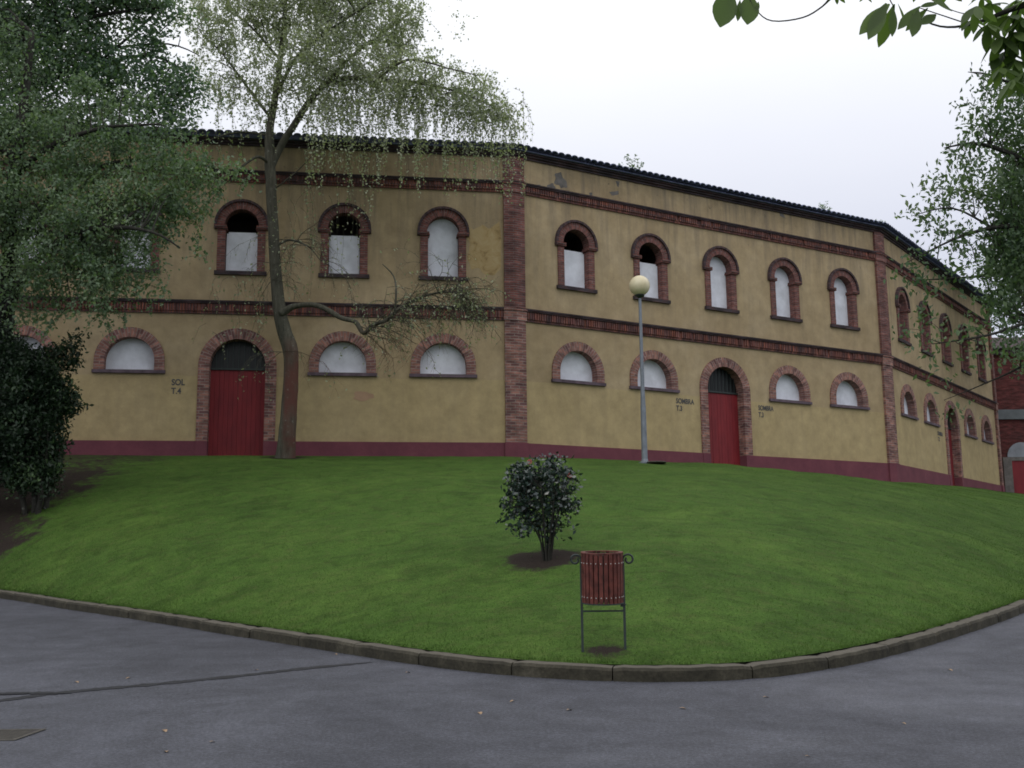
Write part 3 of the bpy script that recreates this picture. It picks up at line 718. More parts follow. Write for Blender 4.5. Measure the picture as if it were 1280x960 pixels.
A_.limb(tr, pp([(338, 212, .11, 0), (350, 184, .105, 0), (366, 160, .1, -.1), (384, 130, .09, -.3), (402, 110, .08, -.5), (432, 98, .07, -.7), (472, 100, .06, -.9), (520, 103, .045, -1), (570, 114, .03, -1.1), (622, 135, .012, -1.2)]), n=9)
for l in ([(345, 120, .06, .2), (372, 70, .05, -.3), (415, 35, .04, -.8), (470, 0, .02, -1.2)], [(402, 110, .06, -.5), (440, 70, .05, 0), (480, 40, .035, .6), (520, 10, .015, 1)],
          [(472, 100, .045, -.9), (510, 75, .035, -1.5), (560, 85, .02, -2), (600, 95, .01, -2.2)], [(337, 205, .05, 0), (322, 196, .045, -.5), (300, 210, .035, -.9), (275, 225, .02, -1.2)],
          [(340, 150, .05, .2), (310, 110, .04, .5), (280, 70, .03, .8), (250, 40, .012, 1.2)], [(350, 75, .05, .3), (320, 40, .04, .8), (290, 10, .03, 1.3), (270, -40, .012, 1.5)],
          [(356, 15, .04, .4), (400, -20, .03, .2), (450, -50, .02, 0)], [(345, 235, .02, 0), (370, 215, .016, -.3), (395, 190, .008, -.5)], [(340, 170, .03, 0), (300, 165, .025, .6), (262, 175, .012, 1)]):
    A_.limb(tr, pp(l), n=6)
blA0 = [(300, 15, 28.8, 70, 60, 1), (385, -5, 28.5, 95, 62, 1.1), (455, 15, 28, 85, 60, 1.05), (425, 80, 27.8, 105, 48, 1.15), (520, 100, 27.5, 70, 38, 1.25), (590, 122, 27.3, 58, 34, 1.25), (330, 110, 28.5, 48, 50, .7), (275, 90, 29, 40, 60, .55), (500, 45, 28.5, 35, 45, .8), (400, 130, 27.8, 60, 30, .5), (250, 10, 29, 45, 40, .7), (480, 135, 27.5, 90, 28, .7), (600, 145, 27.3, 50, 24, .9), (640, 150, 27.3, 22, 20, .7), (395, 60, 28, 60, 50, .6), (575, 20, 28, 30, 30, .12), (380, -90, 28.5, 150, 60, .6)]
blA = [(a, b_, c+DO, d, e, f) for a, b_, c, d, e, f in blA0]
cA = blob_pts(blA, 115, R); lf = []
A_.connect(tr, cA, 9, .014, R)
strands(tr, [tuple(c) for c in cA], R, .25, .8, .038, lf, .05)
lf += [tuple(np.array(c)+R.normal(size=3)*.13) for c in cA for _ in range(12)]
# long hanging strands below the limbs
st = []
for _ in range(270):
    x = R.uniform(385, 655); y = 118+abs(x-500)*.14+R.normal()*14; st.append(tuple(PO(x, y, 27.4+R.normal()*.6)))
strands(tr, st, R, .9, 2.9, .075, lf, .05)
st = [tuple(PO(R.uniform(215, 335), R.uniform(60, 190), 28.4+R.normal()*.6)) for _ in range(60)]; strands(tr, st, R, .6, 2.2, .09, lf, .05)
st = [tuple(PO(R.uniform(350, 470), R.uniform(170, 300), 28+R.normal()*.4)) for _ in range(45)]; strands(tr, st, R, .8, 2.6, .22, lf, .05)
st = [tuple(PO(R.uniform(255, 335), R.uniform(340, 415), 28+R.normal()*.3)) for _ in range(34)]; strands(tr, st, R, .4, 1.3, .16, lf, .05)
A_.add(tr, 'trunk', M['bark'])
# low crooked limb
lo = MB(); lf2 = []
pl = A_.limb(lo, pp([(350, 392, .13, -.1), (365, 383, .085, -.2), (385, 381, .075, -.4), (402, 384, .075, -.5), (424, 397, .07, -.7), (444, 403, .065, -.9), (455, 417, .06, -1), (466, 406, .06, -1.1), (484, 400, .055, -1.2), (500, 385, .045, -1.3), (525, 372, .04, -1.4), (548, 366, .03, -1.5), (572, 364, .015, -1.6)]), n=8, wob=.05)
A_.limb(lo, pp([(494, 390, .035, -1.3), (495, 365, .03, -1.3), (492, 345, .022, -1.2), (478, 330, .01, -1.2)]), n=6)
A_.limb(lo, pp([(345, 308, .04, 0), (362, 300, .03, -.2), (385, 308, .022, -.3), (400, 325, .01, -.4)]), n=6)
A_.limb(lo, pp([(455, 415, .02, -1), (475, 408, .016, -1.1), (500, 418, .012, -1.3), (520, 430, .006, -1.4)]), n=5)
for i in range(58):
    k = int(len(pl)*(.4+.6*R.rand()**.7)); p = pl[min(k, len(pl)-1)]
    twig(lo, p, Vector((.75+R.normal()*.55, R.normal()*.6-.1, .3+R.normal()*.6)), .6+.75*R.rand(), .014, 2, R, lf2, .55, 4, .75)
for i in range(16):
    p = P(572+R.normal()*12, 364+R.normal()*8, DA-1.6); twig(lo, p, Vector((.5+R.normal()*.3, R.normal()*.4, -.3+R.normal()*.5)), .9, .012, 2, R, lf2, .9, 4, .7)
for (x, y) in ((385, 308), (400, 325), (372, 300), (345, 330), (347, 300), (340, 350), (352, 440)):
    for _ in range(3): twig(lo, P(x, y, DA-.3), Vector((.6*R.choice([-1, 1, 1])+R.normal()*.3, R.normal()*.5, .1+R.normal()*.4)), .7+.7*R.rand(), .012, 2, R, lf2, 1.0, 3, .7)
A_.add(lo, 'low_limb', M['bark'])
l2 = np.array(lf2); l2 = l2[R.rand(len(l2)) < .13]; lfa = np.concatenate([np.array(lf), l2]); print('A leaves', len(lfa))
leaves('crown', lfa, .075, M['leaf_pale'], A_.o, .35, 1.6, A_.base, 3, .45+.5*cl_noise(lfa, .8, 3))

# ---- tree B: mid green tree at the left
R = np.random.RandomState(9); DB = 22.5
tb = P(-8, 610, 26.5); tb.z = gz(tb.x, tb.y)
B_ = Tree('broadleaf_tree', tb, 'full mid green tree drooping across the left end of the facade')
tr = MB()
B_.limb(tr, [(tb.x-.1, tb.y, tb.z-.3, .33), (tb.x, tb.y, tb.z+.1, .27)]+[(*P(x, y, DB+o), r) for x, y, r, o in [(-4, 560, .24, 3.8), (0, 480, .22, 3.2), (6, 400, .21, 2.4), (12, 330, .19, 1.4), (12, 270, .17, .6), (20, 200, .14, 0), (30, 120, .1, 0), (40, 40, .06, 0)]], n=10)
for l in ([(8, 390, .1, 2.2), (35, 340, .09, .5), (75, 300, .07, -.9), (130, 285, .05, -1.3), (190, 290, .03, -1.6), (225, 310, .012, -1.7)], [(12, 320, .09, 1.2), (50, 260, .08, .3), (110, 215, .06, .5), (180, 200, .045, .4), (250, 205, .03, .2), (300, 225, .012, 0)],
          [(18, 220, .08, 0), (70, 180, .06, -.4), (130, 160, .04, -.6), (200, 155, .02, -.8)], [(12, 300, .07, 1), (60, 290, .05, 1), (120, 310, .035, 1.6), (160, 350, .012, 1.8)], [(10, 350, .08, 1.7), (-50, 300, .05, 0), (-120, 260, .03, .2)], [(20, 200, .08, 0), (-50, 150, .05, 0), (-110, 120, .03, .2)]):
    B_.limb(tr, [(*P(x, y, DB+o), r) for x, y, r, o in l], n=7)
blB = [(50, 250, 22.3, 85, 60, 1), (140, 265, 21.8, 85, 55, 1), (205, 235, 22, 70, 50, .9), (250, 215, 22.2, 50, 35, .8), (100, 190, 22.3, 90, 40, .9), (190, 175, 22, 60, 32, .75), (80, 330, 22, 85, 45, 1), (150, 340, 21.7, 60, 50, .85), (30, 370, 22.3, 50, 40, .7), (-60, 250, 22.5, 80, 140, .8), (125, 385, 21.8, 35, 28, .6), (210, 300, 21.8, 40, 35, .35), (300, 222, 22.3, 22, 16, .5), (245, 320, 22, 22, 25, .2), (60, 400, 22, 40, 22, .3), (40, 160, 22.5, 70, 50, .8), (20, 80, 22.8, 50, 50, .7), (100, 120, 22.6, 45, 35, .6), (165, 130, 22.4, 40, 28, .6), (-40, 60, 23, 70, 70, .6), (235, 255, 22, 45, 30, .7), (110, 300, 21.6, 70, 40, .8)]
cB = blob_pts(blB, 150, R); lf = []; B_.connect(tr, cB, 9, .014, R)
strands(tr, [tuple(c) for c in cB], R, .2, .55, .045, lf, .06)
lf += [tuple(np.array(c)+R.normal(size=3)*.12) for c in cB for _ in range(15)]
B_.add(tr, 'trunk', M['bark_dark']); lf = np.array(lf); print('B leaves', len(lf))
leaves('crown', lf, .085, M['leaf_mid'], B_.o, .3, 1.7, B_.base, 5, .4+.55*cl_noise(lf, 1.1, 9))

# ---- tree C: dark tree rising behind it
R = np.random.RandomState(12); DC = 25.5
tc = P(-110, 600, DC); tc.z = gz(tc.x, tc.y)
C_ = Tree('dark_tree', tc, 'tall dark blue green tree filling the upper left corner')
tr = MB()
C_.limb(tr, [(tc.x, tc.y, tc.z-.3, .35), (tc.x, tc.y, tc.z+.2, .3)]+[(*P(x, y, DC+o), r) for x, y, r, o in [(-110, 420, .26, 0), (-105, 250, .2, 0), (-90, 100, .15, 0), (-60, -40, .1, 0), (-20, -180, .04, 0)]], n=10)
for l in ([(-75, 220, .09, 0), (0, 180, .07, .2), (70, 140, .05, .4), (140, 130, .03, .5)], [(-65, 130, .09, 0), (30, 110, .07, 0), (120, 80, .05, 0), (190, 70, .035, 0), (240, 95, .012, 0)], [(-50, 40, .08, 0), (40, 50, .06, -.3), (120, 20, .05, -.5), (200, 10, .02, -.6)],
          [(120, 80, .04, 0), (180, 30, .03, 0), (215, -10, .01, 0)], [(-40, -30, .07, 0), (60, -40, .05, 0), (150, -60, .02, 0)], [(140, 60, .03, 0), (210, 55, .022, 0), (250, 70, .01, 0)], [(190, 50, .02, 0), (225, 15, .01, 0)]):
    C_.limb(tr, [(*P(x, y, DC+o), r) for x, y, r, o in l], n=6)
blC = [(15, 15, 25.5, 70, 60, 1.2), (100, 10, 25.3, 65, 50, 1), (170, -10, 25.2, 60, 40, .95), (60, 85, 25.5, 95, 38, .9), (140, 95, 25.3, 60, 40, .8), (200, 120, 25.2, 45, 32, .95), (235, 110, 25.2, 30, 30, .5), (30, 150, 25.5, 75, 35, 1.1), (120, 150, 25.4, 70, 24, .8), (228, 155, 25.2, 38, 16, .7), (-80, 60, 25.5, 90, 120, .8), (60, -80, 25.5, 180, 60, .6), (185, 55, 25.3, 34, 30, .8), (100, 55, 25.3, 50, 34, .9), (215, 95, 25.2, 34, 24, .8), (200, 15, 25.2, 40, 24, .6)]
cC = blob_pts(blC, 120, R); lf = []
C_.connect(tr, cC, 4, .016, R, .05)
lf = []
for c in cC:
    k = 30; q = R.normal(size=(k, 3))*np.array([.2, .2, .13]); lf.append(c+q)
C_.add(tr, 'trunk', M['bark_dark']); lf = np.concatenate(lf); print('C leaves', len(lf))
leaves('crown', lf, .105, M['leaf_dark'], C_.o, .2, 1.7, C_.base, 6, .4+.5*cl_noise(lf, 1, 19), flat=.3)

# ---- dark shrub bottom left
R = np.random.RandomState(14); ts = hit(44, 640); DS = ts.y
S_ = Tree('evergreen_shrub', ts, 'almost black evergreen shrub on bare earth in front of the left wall', 'shrub')
tr = MB()
for dx, dy, top in ((0, 0, (30, 470)), (.15, .1, (70, 450)), (-.15, 0, (-20, 470)), (.1, -.1, (60, 540))):
    a = ts+Vector((dx, dy, -.15)); e = P(top[0], top[1], DS+dy*4); S_.limb(tr, [(*a, .07), (*a.lerp(e, .35), .055), (*a.lerp(e, .7), .035), (*e, .012)], n=6, wob=.12)
blS = [(20, 520, DS, 62, 62, 1.2), (45, 470, DS, 45, 40, 1.1), (66, 500, DS, 26, 34, 1), (80, 445, DS, 18, 16, 1.1), (88, 432, DS, 10, 12, 1), (20, 450, DS, 40, 25, 1), (30, 580, DS, 45, 34, 1), (-50, 520, DS, 60, 90, 1), (85, 503, DS, 14, 10, 1), (60, 555, DS, 26, 28, .8), (5, 425, DS, 25, 22, .8), (96, 425, DS, 5, 9, 1.5), (92, 455, DS, 8, 12, 1), (40, 595, DS, 40, 26, .9), (98, 505, DS, 7, 7, 1)]
cS = blob_pts(blS, 260, R); S_.connect(tr, cS, 4, .012, R, .05); lf = np.concatenate([c+R.normal(size=(34, 3))*.09 for c in cS]); S_.add(tr, 'stems', M['bark_dark'])
tn = .28+.35*cl_noise(lf, 2.2, 3); hi_ = R.rand(len(cS)) < .06; tn = tn+np.repeat(hi_*.55, 34); print('S', len(lf))
leaves('foliage', lf, .1, M['leaf_shrub'], S_.o, .1, 2.2, S_.base, 8, tn)

# ---- right tree
R = np.random.RandomState(21); DR = 22.0
t_ = Vector((12.6, 23.5, 0)); t_.z = gz(t_.x, t_.y)
R_ = Tree('sycamore_tree', t_, 'large leafy tree reaching in from the right edge over the far facade')
tr = MB()
c1 = P(1330, 200, 23)
R_.limb(tr, [(t_.x, t_.y, t_.z-.3, .36), (t_.x, t_.y, t_.z+.2, .3), (*P(1345, 430, 23.3), .24), (*P(1335, 300, 23), .2), (*P(1325, 180, 23), .14), (*P(1310, 60, 23), .07)], n=10)
for l in ([(1335, 300, .09, 0), (1290, 285, .07, -.5), (1240, 285, .045, -.8), (1190, 300, .025, -1), (1130, 330, .008, -1.2)], [(1330, 230, .08, 0), (1280, 200, .06, -.5), (1225, 180, .04, -.8), (1180, 185, .01, -1)], [(1336, 330, .07, 0), (1285, 335, .05, .4), (1230, 345, .03, .8), (1150, 350, .01, 1)],
          [(1325, 170, .06, 0), (1290, 120, .05, -.3), (1240, 95, .025, -.6), (1210, 90, .008, -.8)], [(1340, 370, .06, 0), (1290, 400, .04, -.6), (1230, 420, .025, -1), (1165, 430, .008, -1.2)], [(1240, 285, .03, -.8), (1190, 260, .018, -1), (1140, 270, .006, -1.2)],
          [(1336, 300, .05, 0), (1275, 260, .035, 1), (1215, 240, .02, 1.5), (1160, 235, .006, 1.8)], [(1340, 400, .05, 0), (1290, 450, .03, 0), (1230, 480, .015, 0), (1180, 500, .005, 0)]):
    R_.limb(tr, [(*P(x, y, 23+o), r) for x, y, r, o in l], n=6)
blR = [(1245, 150, 22.3, 45, 42, .8), (1215, 195, 22, 38, 28, .8), (1195, 240, 22, 42, 26, .7), (1250, 240, 22.3, 45, 38, .75), (1160, 275, 22, 32, 20, .5), (1205, 290, 22, 40, 26, .5), (1265, 310, 22.6, 45, 45, 1.2), (1290, 190, 23, 50, 80, 1.1), (1270, 370, 22.8, 42, 36, 1.1), (1330, 280, 23.5, 70, 130, 1), (1235, 345, 22.3, 30, 24, .7), (1225, 110, 22.2, 28, 20, .6), (1262, 90, 22.6, 28, 30, .8), (1240, 400, 22.3, 40, 22, .45), (1275, 450, 22.5, 30, 30, .5), (1170, 380, 22, 45, 60, .11), (1130, 330, 22, 30, 40, .13), (1205, 440, 22, 50, 40, .12), (1175, 520, 22, 40, 16, .1), (1330, 120, 23.3, 60, 50, .8), (1268, 270, 22.6, 28, 50, .8), (1250, 320, 22.5, 24, 30, .5), (1190, 330, 22, 60, 30, .16), (1150, 420, 22, 35, 60, .07), (1400, 130, 24, 80, 90, .8), (1350, 40, 23.5, 70, 50, .8), (1440, 280, 24, 70, 90, .7), (1390, -20, 24, 60, 40, .7)]
cR = blob_pts(blR, 140, R); R_.connect(tr, cR, 3, .012, R, .04)
lf = np.concatenate([c+R.normal(size=(14, 3))*np.array([.15, .15, .15]) for c in cR]); R_.add(tr, 'trunk', M['bark_dark']); print('R', len(lf))
leaves('crown', lf, .125, M['leaf_right'], R_.o, .55, 2.0, R_.base, 15, .42+.5*cl_noise(lf, .9, 31))
# dark tree behind the right one, between the ring and the brick building
R = np.random.RandomState(23); DD = 47
t2_ = Vector((25.5, 49, 4.3)); D_ = Tree('dark_tree', t2_, 'dark dense tree at the right edge, half hiding the red brick building')
tr = MB(); e = P(1330, 210, 49); D_.limb(tr, [(t2_.x, t2_.y, t2_.z-.6, .4), (t2_.x, t2_.y, t2_.z+2, .3), (t2_.x-.2, t2_.y, t2_.z+6, .22), (t2_.x, t2_.y, t2_.z+10, .1), (t2_.x, t2_.y, t2_.z+12.5, .03)], n=9)
blD = [(1285, 330, DD, 52, 48, 1), (1265, 375, DD, 36, 22, 1.1), (1310, 270, DD, 50, 60, 1), (1360, 330, DD+1, 60, 80, 1), (1262, 405, DD, 22, 18, .9), (1275, 440, DD, 20, 24, .5)]
cD = blob_pts(blD, 24, R); D_.connect(tr, cD, 4, .03, R, .05); lf = np.concatenate([c+R.normal(size=(34, 3))*.3 for c in cD]); D_.add(tr, 'trunk', M['bark_dark']); print('D', len(lf))
leaves('crown', lf, .17, M['leaf_dark'], D_.o, .2, 1.6, D_.base, 16, .4+.5*cl_noise(lf, .6, 41))

# ---- chestnut branch overhead, trunk out of frame to the right
R = np.random.RandomState(31); tn_ = Vector((7.6, 5.6, road_z(0, 5.6)))
N_ = Tree('chestnut_tree', tn_, 'overhanging twigs with large drooping oval leaves at the top right, nearest the camera')
tr = MB(); DN = 5.2
N_.limb(tr, [(7.6, 5.6, tn_.z-.2, .3), (7.6, 5.6, tn_.z+.3, .24), (7.55, 5.6, 2.2, .2), (7.4, 5.6, 3.8, .16), (7.3, 5.6, 5.5, .1), (7.4, 5.6, 7, .04)], n=10)
N_.limb(tr, [(7.4, 5.6, 3.5, .11), (5.6, 5.4, 4.6, .075), (4.3, 5.2, 4.8, .055), (*P(1420, -40, DN), .035), (*P(1330, -10, DN), .025), (*P(1270, 10, DN), .014), (*P(1215, 30, DN), .007), (*P(1175, 33, DN), .005), (*P(1140, 18, DN), .004)], n=6, wob=.01)
N_.limb(tr, [(*P(1420, -40, DN), .03), (*P(1250, -70, DN), .015), (*P(1120, -40, DN), .01), (*P(1050, -12, DN), .006), (*P(1028, 8, DN), .0045), (*P(1003, 22, DN), .004), (*P(965, 26, DN), .0035), (*P(945, 12, DN), .003), (*P(930, -15, DN), .003)], n=5, wob=.005)
for l in ([(1262, 12), (1235, 20), (1200, 16), (1175, 6)], [(1210, 30), (1180, 20), (1150, 10)], [(1120, -40), (1110, -10), (1118, 10)], [(1275, 10), (1262, 40), (1255, 70)]):
    N_.limb(tr, [(*P(x, y, DN), .005-.0008*i) for i, (x, y) in enumerate(l)], n=4, wob=.005)
N_.add(tr, 'trunk', M['bark_dark'])
def leaflet(V, Fc, T, base, d, up, ln, wd, tint, curl=.25):
    d = d.normalized(); sd = d.cross(up)
    if sd.length < .05: sd = d.cross(Vector((1, 0, .2)))
    sd.normalize(); nn = sd.cross(d); i0 = len(V); ns = 7
    for i in range(ns+1):
        t = i/ns; w_ = wd*.5*(math.sin(PI*min(1, t**1.25*.97+.02)))**.8; c = base+d*ln*t-Vector((0, 0, 1))*curl*ln*t*t*.5
        V += [c+sd*w_+nn*w_*.25, c, c-sd*w_+nn*w_*.25]; T += [tint]*3
    for i in range(ns):
        a = i0+i*3; Fc.append((a, a+1, a+4, a+3)); Fc.append((a+1, a+2, a+5, a+4))
V, Fc, T = [], [], []
_r = random.Random(3)
def cluster(px, py, n, ln, down=.8, dd=0, spread=1.0):
    c = P(px, py, DN+dd)
    for k in range(n):
        a = 2*PI*k/n+R.rand()*.6; d = Vector((math.cos(a)*spread, math.sin(a)*spread, -down+R.normal()*.2)); l_ = ln*(.7+.4*R.rand())
        leaflet(V, Fc, T, c, d, Vector((R.normal()*.3, R.normal()*.3, 1)), l_, l_*.38, min(1, max(0, .4+R.normal()*.25)))
def one(px, py, ex, ey, wd=.46, dd=0):
    a = P(px, py, DN); b_ = P(ex, ey, DN+dd); leaflet(V, Fc, T, a, b_-a, Vector((.1, -1, .3)), (b_-a).length, (b_-a).length*wd, .5+R.normal()*.15, .05)
one(912, -14, 900, 33, .6); one(910, -12, 916, 22, .4, .1); one(938, -8, 934, 30, .62); one(925, 0, 922, 26, .3); one(948, 2, 946, 14, .4)
cluster(1045, -6, 6, .07, .3); cluster(1082, -4, 3, .05, .5)
for a in ((1118, 5, 1098, 58), (1116, 8, 1115, 45), (1112, 5, 1074, 42), (1108, 4, 1085, 48), (1122, 4, 1128, 22), (1150, 8, 1122, 36), (1148, 12, 1140, 45), (1160, 10, 1132, 38), (1175, 4, 1150, 8), (1190, 14, 1160, -4), (1170, 18, 1152, 30)): one(*a, .31, R.normal()*.06)
cluster(1215, 25, 6, .1, .7); cluster(1240, 5, 6, .12, .4); cluster(1228, -5, 6, .1, .5); cluster(1262, 20, 7, .15, .8); cluster(1278, 50, 7, .15, .9); cluster(1255, 65, 6, .16, 1.1, .1); cluster(1285, 0, 7, .15, .5); cluster(1250, 45, 5, .15, 1.3); cluster(1310, 40, 7, .16, .7); cluster(1185, -12, 5, .09, .4); cluster(1150, -14, 5, .09, .4)
for q in ((1235, 30), (1248, 20), (1270, 0), (1268, 40), (1250, 85), (1270, 75), (1280, 90), (1265, 100), (1220, 8), (1276, 25)): cluster(*q, 6, .13, .9, R.normal()*.15)
for _ in range(30): cluster(R.uniform(1290, 1450), R.uniform(-120, 60), 6, .15, .7, R.normal()*.4)
me = bpy.data.meshes.new('foliage'); me.from_pydata([tuple(Vector(v)-N_.base) for v in V], [], Fc); me.polygons.foreach_set('use_smooth', [True]*len(me.polygons)); me.update()
a = me.attributes.new('tint', 'FLOAT', 'POINT'); a.data.foreach_set('value', T); ob('foliage', me, M['leaf_nut'], N_.o)

# ---- camellia bush
R = np.random.RandomState(41); DU = BUSH.y; k_ = DU/F
U_ = Tree('camellia_bush', BUSH, 'small rounded camellia bush with glossy dark leaves in a bare soil ring on the lawn', 'bush')
tr = MB()
for i in range(9):
    a = 2*PI*i/9+R.rand()*.4; top = BUSH+Vector((math.cos(a)*(.15+.3*R.rand()), math.sin(a)*.35, 1.0*(.75+.3*R.rand())))
    U_.limb(tr, [(*(BUSH+Vector((math.cos(a)*.035, math.sin(a)*.035, -.06))), .015), (*(BUSH+Vector((math.cos(a)*.08, math.sin(a)*.08, .22))), .012), (*BUSH.lerp(top, .6), .011), (*top, .004)], n=5, wob=.06)
hU = [(676, 590, 34, 15, 1), (650, 600, 24, 20, 1), (705, 598, 20, 18, .9), (676, 618, 44, 24, 1.2), (645, 635, 22, 16, .9), (706, 625, 18, 20, .9), (680, 648, 32, 18, .9), (655, 662, 20, 12, .5), (690, 672, 18, 12, .45), (634, 648, 12, 12, .4), (712, 668, 10, 6, .3), (683, 575, 26, 8, .5), (650, 582, 12, 8, .5), (716, 596, 8, 8, .5)]
cU = blob_pts([(x, y, DU+R.normal()*.08, a, b_, w_) for x, y, a, b_, w_ in hU], 2300, R); U_.connect(tr, cU, 3, .006, R, .03); U_.add(tr, 'stems', M['bark_dark'])
lf = np.concatenate([c+R.normal(size=(6, 3))*.04 for c in cU]); print('U', len(lf)); leaves('foliage', lf, .066, M['leaf_gloss'], U_.o, 0, 1.9, U_.base, 18, .4+.4*cl_noise(lf, 3, 3), flat=.1)
for px, py in ((662, 577), (712, 594)):
    c = P(px, py, DU-.42*(1 if py > 600 else .3)); w = MB(); Vp = []
    for ringi, (n, rr, zz) in enumerate(((7, .038, 0), (5, .024, .012), (3, .012, .02))):
        for k in range(n):
            a = 2*PI*k/n+ringi; x = math.cos(a); y = math.sin(a); p0 = Vector((0, 0, 0)); t = Vector((x, -.3, y)).normalized(); s_ = Vector((-y, 0, x))*rr*.5
            w.quad(p0, t*rr*.6+s_, t*rr+Vector((0, -zz, 0)), t*rr*.6-s_)
    w.build('flower', M['petal'], U_.o, c-U_.base)

# ---- litter bin
bn = empty('litter_bin', BIN); tag(bn, 'round litter bin of red brown wooden slats hung between two dark iron posts', 'litter bin')
kx = BIN.y/F; PW = 26*kx; ztop = 113*kx; 
for sg in (-1, 1):
    w = MB(); w.box(sg*PW-.011, sg*PW+.011, -.011, .011, -.12, ztop-.035)
    pts = []; cx = sg*(PW+.045); cz = ztop-.03      # scroll curling outwards
    for i in range(30):
        a = PI-i*.24; r_ = .055*(1-i*.019); pts.append((cx+sg*(r_*math.cos(a)+.008), 0, cz+r_*math.sin(a)+.0))
    w.tube([(sg*PW, 0, ztop-.06)]+pts, .0105, 6); w.build('post', M['iron'], bn)
w = MB(); w.box(-PW+.01, PW-.01, -.008, .008, 47*kx-.008, 47*kx+.008); w.build('crossbar', M['iron'], bn)
dr = empty('drum', (0, 0, 0)); bpy.data.objects.remove(dr)
Rd = 24.2*kx; z0 = 58*kx; z1 = 117*kx
w = MB(); lathe(w, [(.001, z0+.01), (Rd-.018, z0+.01), (Rd-.012, z1-.01), (Rd-.02, z1-.01), (Rd-.024, z0+.02)], 32); drum = w.build('drum_liner', M['metal_worn'], bn, smooth=False)
ns = 26
for k in range(ns):
    a = 2*PI*k/ns+.1; c_, s_ = math.cos(a), math.sin(a); w = MB(); hw = PI*Rd/ns*.8
    w.box(-hw, hw, -.012, .006, z0, z1+rng.uniform(-.004, .003)); w.v = [((Rd)*s_+x*c_+y*-s_*-1*-1, -(Rd)*c_+x*s_+y*c_, z) if False else (Rd*s_+x*c_-y*s_, -Rd*c_+x*s_+y*c_, z) for x, y, z in w.v]
    o = w.build('slat', M['wood'], bn)
    w = MB()
    for zz in (z0+.055, z1-.085):
        lathe(w, [(.0001, -.0185), (.004, -.0175), (.0055, -.012)], 8)
        n = 8*3; w.v[-n:] = [(x, z, zz+y) for x, y, z in w.v[-n:]]
    w.v = [(Rd*s_+x*c_-y*s_, -Rd*c_+x*s_+y*c_, z) for x, y, z in w.v]; w.build('rivet', M['rivet'], o)
for zz in (z1+.002, z0-.012):
    w = MB(); lathe(w, [(Rd-.024, zz), (Rd+.016, zz), (Rd+.016, zz+.012), (Rd-.024, zz+.012), (Rd-.024, zz)], 36); w.build('rim', M['wood'] if zz > z1 else M['iron'], bn)
w = MB(); w.box(PW-.035, PW-.008, -.03, .01, 52*kx, 62*kx); w.tube([(PW-.02, -.02, 55*kx), (PW+.02, -.02, 54.5*kx)], .006, 6); w.build('latch', M['iron'], bn)
for c in bn.children:
    if c.name.split('.')[0] in ('slat', 'rim', 'drum_liner'):      # the drum tips slightly towards the path
        T_ = Matrix.Translation((0, 0, z0+.25)) @ Matrix.Rotation(math.radians(5), 4, 'X') @ Matrix.Translation((0, 0, -z0-.25)); c.matrix_local = T_

# ---- street lamp
lb = hit(806, 579); print('lamp', lb); lb = lb if lb.y < 33 else P(806, 579, 32); lb.z = gz(lb.x, lb.y); DL = lb.y
lp = empty('street_lamp', lb); tag(lp, 'slim grey steel lamp post topped by a cream globe, standing before the wall', 'street lamp')
kl = DL/F; H = (578-373)*kl*1.045
w = MB(); lathe(w, [(.001, -.3), (.17, -.3), (.17, .02), (.1, .05), (.085, .12), (.075, 1.6), (.07, 1.62), (.055, 2.2), (.042, H-.06), (.045, H-.02)], 16); w.build('pole', M['pole'], lp, smooth=False)
w = MB(); lathe(w, [(.04, H-.06), (.06, H-.03), (.13, H+.01), (.14, H+.045), (.02, H+.05)], 20); w.build('collar', M['iron'], lp)
w = MB(); rg = 13.3*kl; lathe(w, [(max(.001, rg*math.sin(PI*i/20)), H+.02+rg-rg*math.cos(PI*i/20)) for i in range(21)], 32); w.build('globe', M['globe'], lp, smooth=True)
w = MB(); lathe(w, [(.001, 0), (.28, -.01), (.3, .015), (.26, .035), (.001, .04)], 20, (.3, -.05, .0)); w.build('ground_disc', M['metal_worn'], lp)  # dark flat disc beside the pole foot

# ---- weeds on the roof edge
for i, (px, py, sz, lab) in enumerate(((792, 207, .6, 'bushy weed growing from the roof tiles left of the lamp globe line'), (1030, 257, .38, 'small weed on the roof edge towards the right corner pier'), (1098, 272, .22, 'tiny weed tuft on the roof at the right corner pier'), (965, 240, .15, 'tiniest weed sprig on the roof between the two larger weeds'))):
    # point on the eave line of the right face
    v = ray(px, py); A, ang = faces[2]; d = dirv(ang); n = Vector((d.y, -d.x, 0)); off = (A+n*-.1).dot(n); t = off/(v.x*n.x+v.y*n.y); p = Vector((v.x*t, v.y*t, 0)); p.z = ZT+.3
    W_ = Tree('roof_weed', p, lab, 'weed'); w = MB(); l_ = []
    for k in range(9):
        a = k*.7; d_ = Vector((math.cos(a)*.6, math.sin(a)*.6, 1)); twig(w, p-Vector((0, 0, .06)), d_, sz*(.7+.5*R.rand()), .006, 0, R, l_, .3)
    W_.add(w, 'stems', M['bark_dark']); l_ = np.repeat(np.array(l_), 4, 0)+R.normal(size=(len(l_)*4, 3))*.035; leaves('foliage', l_, .09, M['leaf_mid'], W_.o, 0, 2, W_.base, 50+i)

